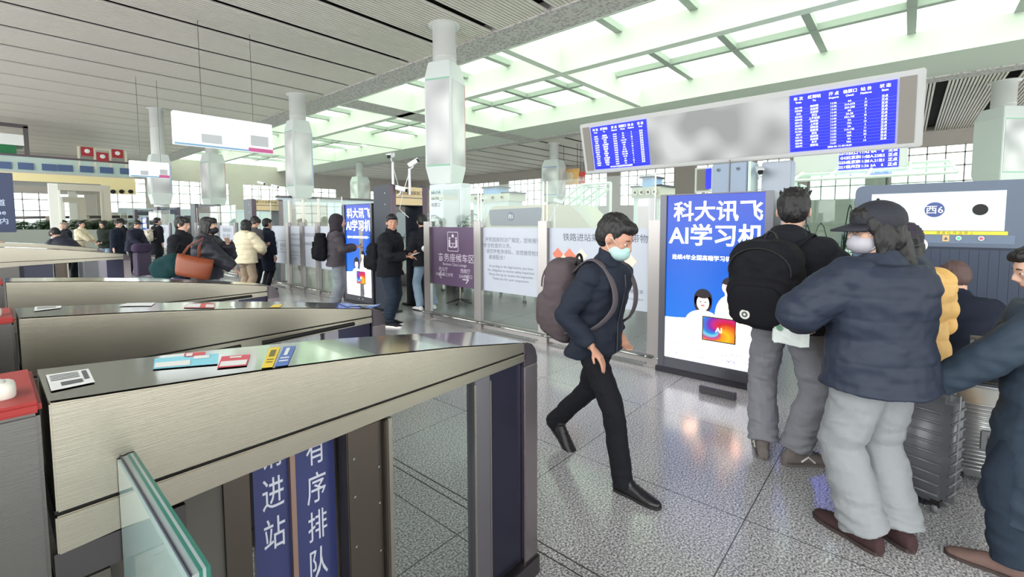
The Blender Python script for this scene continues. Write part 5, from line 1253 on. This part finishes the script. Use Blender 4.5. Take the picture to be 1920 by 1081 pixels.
# --- person at the right edge
P = person('person in dark coat cut off by the right edge, brown shoe stepping forward', (3.08, -.57), 88, 1.50, .0065,
    lf=(.19, .11, 0, -5, 0), rf=(-.06, -.14, 0, -10, 0), lean=1, pitch=18, yaw=10, rh=(.36, -.02, 1.0), lh=(.40, .10, .98), pole_r=(-.3, -.6, -.6), pole_l=(-.2, .8, -.4),
    top=dict(m=mat('coat_slate', (40, 54, 70), .75, bump=.15, bscale=160), th=.06, sl=.045, hem=.30, fold=.012, hood=True, name='coat', cuff=1.2), bot=dict(m=DKJ, r=(.10, .085, .085)),
    shoe=dict(m=fab('shoe_suede', (112, 90, 84)), sole=mat('sole_brown', (60, 48, 46), .6), laces=False), hair='short')

# --- suitcases
def suitcase(loc, rz, sz, col, lab, metal=0.0, ribs=14, handle=True, latch=False):
    w, d, h = sz; t = empty('suitcase', loc, rz, lab, 'suitcase', None); m = mat('case%d' % col[0], col, .35, metal)
    G().box(-d/2, d/2, -w/2, w/2, .06, h).obj('shell', m, t, True, .035)
    g = G()
    for i in range(ribs):
        z = .12+(h-.2)*i/(ribs-1)
        for x in (-d/2-.002, d/2+.002): g.tube([(x, -w/2+.03, z), (x, w/2-.03, z)], .007, 8)
        for y in (-w/2-.002, w/2+.002): g.tube([(-d/2+.03, y, z), (d/2-.03, y, z)], .007, 8)
    g.obj('ribs', m, t, True)
    fr_ = mat('case_trim', (150, 152, 156), .3, .8)
    G().box(-.012, .012, -w/2-.006, w/2+.006, .055, h+.006).obj('seam_frame', fr_, t, bevel=.003)
    for x in (-d/2+.05, d/2-.05):
        for y in (-w/2+.05, w/2-.05):
            q = G().box(x-.02, x+.02, y-.02, y+.02, .04, .075).obj('wheel_mount', BLACK, t); G().cyl((x, y-.012, .028), (x, y+.012, .028), .028, 16).obj('wheel', mat('wheel_grey', (120, 120, 124), .5), q, True)
    if handle:
        g = G()
        for y in (-.09, .09): g.cyl((0, y, h), (0, y, h+.30), .009, 10)
        g.tube([(0, -.10, h+.30), (0, .10, h+.30)], .014, 10); g.obj('pull_handle', fr_, t, True)
    G().tube([(0, -.09, h), (0, -.07, h+.03), (0, .07, h+.03), (0, .09, h)], .011, 8).obj('carry_handle', BLACK, t, True)
    if latch:
        G().box(-d/2-.015, -d/2-.004, -.05, .06, h*.42, h*.62).obj('latch_plate', fr_, t, bevel=.006)
        G().box(-d/2-.02, -d/2-.012, -.02, .03, h*.46, h*.58).obj('latch', STEEL, t, bevel=.004)
    return t
p = onz(1828, 905); suitcase((p.x+.04, p.y-.04, 0), math.radians(8), (.36, .24, .60), (214, 216, 218), 'ribbed silver suitcase standing beside the person at the right edge', .7, 18, True, True)
p = onz(1705, 945); suitcase((p.x+.10, p.y-.02, 0), math.radians(-20), (.34, .23, .66), (104, 106, 112), 'dark grey suitcase right behind the wide grey sweatpants', .1, 9, False)

# --- people further off
def far(lab, px, D, face, **kw):
    p = atd(px, 415, D); return person(lab, (p.x, p.y), face, **kw)
GJ = fab('jacket_taupe', (78, 72, 78)); JEAN = fab('denim_light', (140, 160, 180)); GRP = fab('pants_grey', (134, 140, 148))
P = far('hooded man in grey-brown jacket wearing a black rucksack by the smaller light box', 628, 8.5, -30, h=1.74, vox=.010, lh=(.34, .10, 1.14), rh=(.36, -.12, 1.14), hood=mat('hood_plum', (42, 36, 44), .85), hair=None, face_on=False,
    top=dict(m=GJ, th=.05, sl=.035, hem=.80, fold=.012), bot=dict(m=GRP, r=(.10, .09, .09), fold=.010), lean=2, pitch=-2, pole_r=(-.8, -.5, -.6))
P['jacket'].name = 'hooded_jacket'
backpack(P, 'square black rucksack with a shiny patch on the hooded man', BLKP, size=(.22, .34, .50), z=.20, back=.15, sag=0, roll_top=True, loop=False, patch=mat('foil_patch', (150, 156, 160), .15, .8))
P = far('man in black jacket looking back at the camera beside the big metal detector', 727, 7.05, -62, h=1.72, w=1.1, vox=.008, lh=(.34, .06, 1.12), rh=(.36, -.10, 1.10), yaw=-52, pitch=2, lf=(-.02, .08, 0, 10, 0), rf=(.06, -.09, 0, -4, 0),
    top=dict(m=fab('jacket_black', (22, 23, 30)), th=.05, sl=.035, hem=.80, fold=.012, collar=.59), bot=dict(m=DKJ, r=(.10, .09, .095), fold=.010, end=.96), shoe=dict(m=fab('shoe_dark', (34, 34, 40)), sole=mat('sole_white', (230, 228, 224), .5), st=.028), hair='short', skin=SKINW, pole_r=(-.8, -.6, -.5))
backpack(P, 'soft black shoulder pack on the man looking back at the camera', BLKP, size=(.20, .30, .44), z=.14, back=.14, sag=.02, loop=False)
def phone(P, lab, hand='WR', d=(.09, .03, .03), col=(30, 32, 38)):
    t0 = P['t']; M = Matrix.Translation(t0.location) @ Matrix.Rotation(t0.rotation_euler.z, 4, 'Z'); c = M @ (P[hand]+Vector(d))
    t = empty('phone', c, t0.rotation_euler.z, lab, 'phone'); G().box(-.065, .075, -.036, .036, -.004, .004, Matrix.Rotation(-.35, 4, 'Y')).obj('case', mat('phone%d' % col[0], col, .3), t, bevel=.003)
    G().box(-.060, .070, -.032, .032, .004, .005, Matrix.Rotation(-.35, 4, 'Y')).obj('screen', mat('phone_glass', (60, 70, 90), .1), t); return t
phone(P, 'pale phone in the hands of the man looking back at the camera', d=(.10, .05, .03), col=(214, 216, 220))
P = person('person in black hooded jacket and pale jeans inside the big metal detector', (5.22, 6.62), 80, 1.74, .010,
    lf=(.10, .09, 0, 4, 0), rf=(-.10, -.09, 0, -4, 10), rh=(.25, -.18, 1.05), lh=(.25, .2, 1.05), top=dict(m=BK, th=.055, sl=.04, hem=.82, hood=True, fold=.012, puff=.006), bot=dict(m=JEAN, r=(.095, .08, .075)), shoe=dict(m=WHITE), hair='short', lean=6, pitch=15, yaw=-20)
t0 = P['t']; t = empty('waist_bag', t0.location, t0.rotation_euler.z, 'white and black sling bag across the back of the person in the metal detector', 'bag')
G().ell(P['sp'](.16)-Vector((.21, -.02, 0)), (.06, .16, .06), Matrix.Rotation(.5, 4, 'X'), e=.7).obj('pouch', mat('bag_white', (226, 224, 222), .5), t, True)
G().tube([P['sp'](.10)+Vector((-.20, .16, -.03)), P['sp'](.3)+Vector((-.19, -.05, .0)), P['SR']+Vector((-.02, .06, .10))], .014, 8).obj('strap', BLKP, t)
P = far('woman with long black hair, black mask and dark puffer carrying a large orange tote', 384, 6.5, -38, h=1.68, vox=.010, lh=(.26, .06, 1.36), rh=(.40, -.10, .98), pole_l=(.2, .6, -1), pole_r=(-.9, -.5, -.2), mask=MASKB, hair='long', yaw=-6, pitch=-4,
    top=dict(m=mat('puffer_black', (32, 32, 44), .6, bump=.15, bscale=40), th=.075, sl=.06, hem=.84, puff=.009, collar=.56), bot=dict(m=mat('skirt_grey', (186, 184, 192), .8), skirt=True))
phone(P, 'dark phone held out by the masked woman', d=(.10, .02, .02))
t0 = P['t']; M = Matrix.Translation(t0.location) @ Matrix.Rotation(t0.rotation_euler.z, 4, 'Z')
tb = atd(359, 497, 6.15); t = empty('tote_bag', (tb.x, tb.y, tb.z-.16), t0.rotation_euler.z+.1, 'large orange leather tote hanging on the arm of the masked woman', 'bag'); t.scale = (.78, .78, .85)
OR = mat('leather_orange', (128, 60, 30), .45, bump=.1, bscale=120)
g = G().loft([((0, 0, 0), (1, 0, 0), (0, 1, 0), .25, .09), ((0, 0, .06), (1, 0, 0), (0, 1, 0), .27, .10), ((0, 0, .22), (1, 0, 0), (0, 1, 0), .285, .085), ((0, 0, .33), (1, 0, 0), (0, 1, 0), .28, .05)], 24); g.v = [tuple(Matrix.Rotation(.22, 4, 'Y') @ Vector(v)) for v in g.v]
g.obj('body', OR, t, True)
for s in (-.05, .05): G().tube([(.12, s, .30), (.13, s*.8, .48), (.20, 0, .62), (-.02, s*.8, .50), (-.12, s, .36)], .009, 8).obj('handle', OR, t, True)
tb = atd(315, 500, 6.5); t = empty('teal_bag', tuple(tb), t0.rotation_euler.z, 'dark teal holdall beside the orange tote', 'bag')
g = G().ell((0, 0, 0), (.22, .13, .16), Matrix.Rotation(-.5, 4, 'Y'), e=.7); remesh('body', g, .012, fab('teal_cloth', (20, 54, 58)), t, 2, lambda p: fold(p, .014, (9, 9, 9)))
G().tube([(.10, 0, .16), (.16, 0, .34), (.26, 0, .30)], .012, 8).obj('handle', BLKP, t, True)
far('young man in black jacket and white cuff standing left of the masked woman', 335, 7.4, -42, h=1.70, vox=.010, rh=(.22, -.16, .95), lh=(.22, .2, .95), hair='fringe', yaw=-8, pitch=4, top=dict(m=BK, th=.055, sl=.04, hem=.80, collar=.6), bot=dict(m=DKJ))
P = far('person in cream hooded puffer and beige trousers with hair down, seen from behind', 458, 9.6, 22, h=1.66, vox=.010, rh=(.30, -.14, 1.05), lh=(.28, .1, 1.05), pole_r=(-.3, -1, -.4), hair='bob', top=dict(m=CREAM, th=.08, sl=.06, hem=.80, puff=.010, hood=True), bot=dict(m=fab('trousers_beige', (160, 142, 122)), r=(.10, .09, .09)), shoe=dict(m=fab('shoe_tan', (120, 96, 80))))
t0 = P['t']; M = Matrix.Translation(t0.location) @ Matrix.Rotation(t0.rotation_euler.z, 4, 'Z')
t = empty('handbag', M @ Vector((.0, .42, .72)), t0.rotation_euler.z+.6, 'dark red-brown handbag on the left arm of the person in cream', 'bag')
RB = mat('leather_redbrown', (112, 52, 40), .45)
G().loft([((0, 0, 0), (1, 0, 0), (0, 1, 0), .17, .07), ((0, 0, .14), (1, 0, 0), (0, 1, 0), .165, .06), ((0, 0, .27), (1, 0, 0), (0, 1, 0), .15, .03)], 20).obj('body', RB, t, True)
for s in (-.03, .03): G().tube([(.08, s, .26), (.06, s, .46), (0, s, .54), (-.06, s, .46), (-.08, s, .26)], .008, 8).obj('handle', RB, t, True)
far('dark-haired person in grey hooded jacket bowing head beyond the cream puffer', 470, 10.4, -60, h=1.74, vox=.012, rh=(.3, -.1, 1.1), lh=(.3, .1, 1.1), hair='fringe', pitch=28, lean=6, top=dict(m=fab('jacket_grey', (104, 98, 104)), th=.06, sl=.04, hem=.78, hood=True), bot=dict(m=BK))
far('person in long dark coat standing close to the glass panels', 497, 10.9, 10, h=1.70, vox=.012, hair='short', top=dict(m=NVY, th=.05, sl=.035, hem=.48, name='coat'), bot=dict(m=BK))
P = far('person in long black coat wearing a white rucksack near the farthest detector', 292, 17, 15, h=1.80, vox=.014, fingers=False, hair='short', top=dict(m=BK, th=.05, sl=.035, hem=.42, name='coat'), bot=dict(m=BK))
backpack(P, 'white patterned rucksack on the person in the long black coat', mat('bag_pattern', (214, 204, 190), .6, var=.35, bscale=14), size=(.20, .34, .46), z=.18, back=.14, loop=False)
far('woman in dark green coat standing at the left end of the distant group', 196, 15.0, 215, h=1.68, vox=.014, fingers=False, hair='bob', lh=(.2, .05, 1.0), rh=(.2, -.05, 1.0), top=dict(m=fab('coat_green', (34, 42, 36)), th=.05, sl=.035, hem=.82), bot=dict(m=JEAN))
far('man in dark blue coat facing right in the distant group', 218, 14.6, -45, h=1.70, vox=.014, fingers=False, hair='short', top=dict(m=NVY, th=.06, sl=.04, hem=.55), bot=dict(m=BK), pitch=10)
far('taller man with face turned left behind the dark blue coat in the distant group', 229, 15.8, 190, h=1.76, vox=.014, fingers=False, hair='short', top=dict(m=BK, th=.05, sl=.035, hem=.7), bot=dict(m=BK))
P = far('man in dark jacket bowing over a bag at the right of the distant group', 247, 14.2, -55, h=1.70, vox=.014, fingers=False, hair='short', lean=14, pitch=26, rh=(.4, -.1, .95), lh=(.4, .1, .95), top=dict(m=fab('jacket_slate', (38, 40, 56)), th=.06, sl=.04, hem=.76), bot=dict(m=BK))
p = atd(264, 440, 13.9); t = empty('travel_bag', (p.x, p.y, .42), .4, 'dark violet travel bag on a tall case beside the bending man of the distant group', 'bag')
G().ell((0, 0, .44), (.26, .14, .15), e=.6).obj('body', fab('bag_violet', (66, 54, 78)), t, True); G().box(-.2, .2, -.12, .12, -.40, .30).obj('lower_case', fab('case_violet', (82, 74, 92)), t, bevel=.02)
G().tube([(-.1, 0, .56), (0, 0, .66), (.1, 0, .56)], .012, 8).obj('handle', BLKP, t)
far('woman in cream jacket with tied dark hair pushing a trolley on the far left', 149, 17, -40, h=1.68, vox=.014, fingers=False, hair='pony', rh=(.4, -.1, .95), lh=(.4, .1, .95), top=dict(m=CREAM, th=.06, sl=.04, hem=.8), bot=dict(m=fab('trousers_cream', (208, 202, 190))))
far('grey-haired person in dark coat left of the cream jacket woman', 123, 16, 200, h=1.64, vox=.014, fingers=False, hair='short', hairm=mat('hair_grey', (150, 130, 122), .7), top=dict(m=BK, th=.05, sl=.035, hem=.6), bot=dict(m=BK))
P = far('man with glasses and dark jacket bending over the fourth gate, facing left', 118, 10.4, 118, h=1.72, vox=.010, hair='fringe', lean=52, pitch=30, pelvis=(-.25, 0, .92), rh=(.55, -.15, .80), lh=(.55, .15, .80), top=dict(m=mat('jacket_ink', (30, 34, 52), .7), th=.06, sl=.04, hem=.80), bot=dict(m=BK), glasses=True)
far('person reaching into the picture at the left edge, only sleeve and hand showing', -48, 9.0, -48, h=1.62, vox=.012, rh=(.50, -.1, 1.33), lh=(.2, .2, .95), top=dict(m=NVY, th=.04, sl=.03), bot=dict(m=BK), hair='short')
far('dark-haired attendant seated behind the glass right of the beige scanner', 1106, 11.5, 215, h=1.52, vox=.012, fingers=False, hair='fringe', top=dict(m=BK, th=.04, sl=.03), bot=dict(m=BK))
# trolley pushed by the woman in cream
p = atd(164, 440, 16.4); t = empty('luggage_trolley', (p.x, p.y, 0), math.radians(-40), 'small luggage trolley with bags in front of the woman in the cream jacket', 'trolley')
g = G()
for y in (-.2, .2): g.tube([(-.3, y, 1.0), (-.2, y, .95), (-.15, y, .15), (.5, y, .15)], .018, 8)
g.tube([(-.3, -.2, 1.0), (-.3, .2, 1.0)], .02, 8); g.obj('frame', STEEL, t, True)
G().box(-.1, .35, -.2, .2, .17, .62).obj('case', WHITE, t, bevel=.03)
for y in (-.18, .18):
    for x in (-.1, .45): G().cyl((x, y-.02, .06), (x, y+.02, .06), .06, 14).obj('wheel', BLACK, t)
# small black rubber foot beside the light box plinth
p = onz(1345, 742); t = empty('floor_box', (p.x, p.y, 0), math.radians(90), 'low dark box on the floor in front of the large light box', 'box')
G().box(-.16, .16, -.03, .03, 0, .075).obj('casing', mat('floorbox', (66, 64, 74), .4), t, bevel=.008); G().box(-.13, .13, .03, .036, .02, .05).obj('lid_strip', STEELD, t)
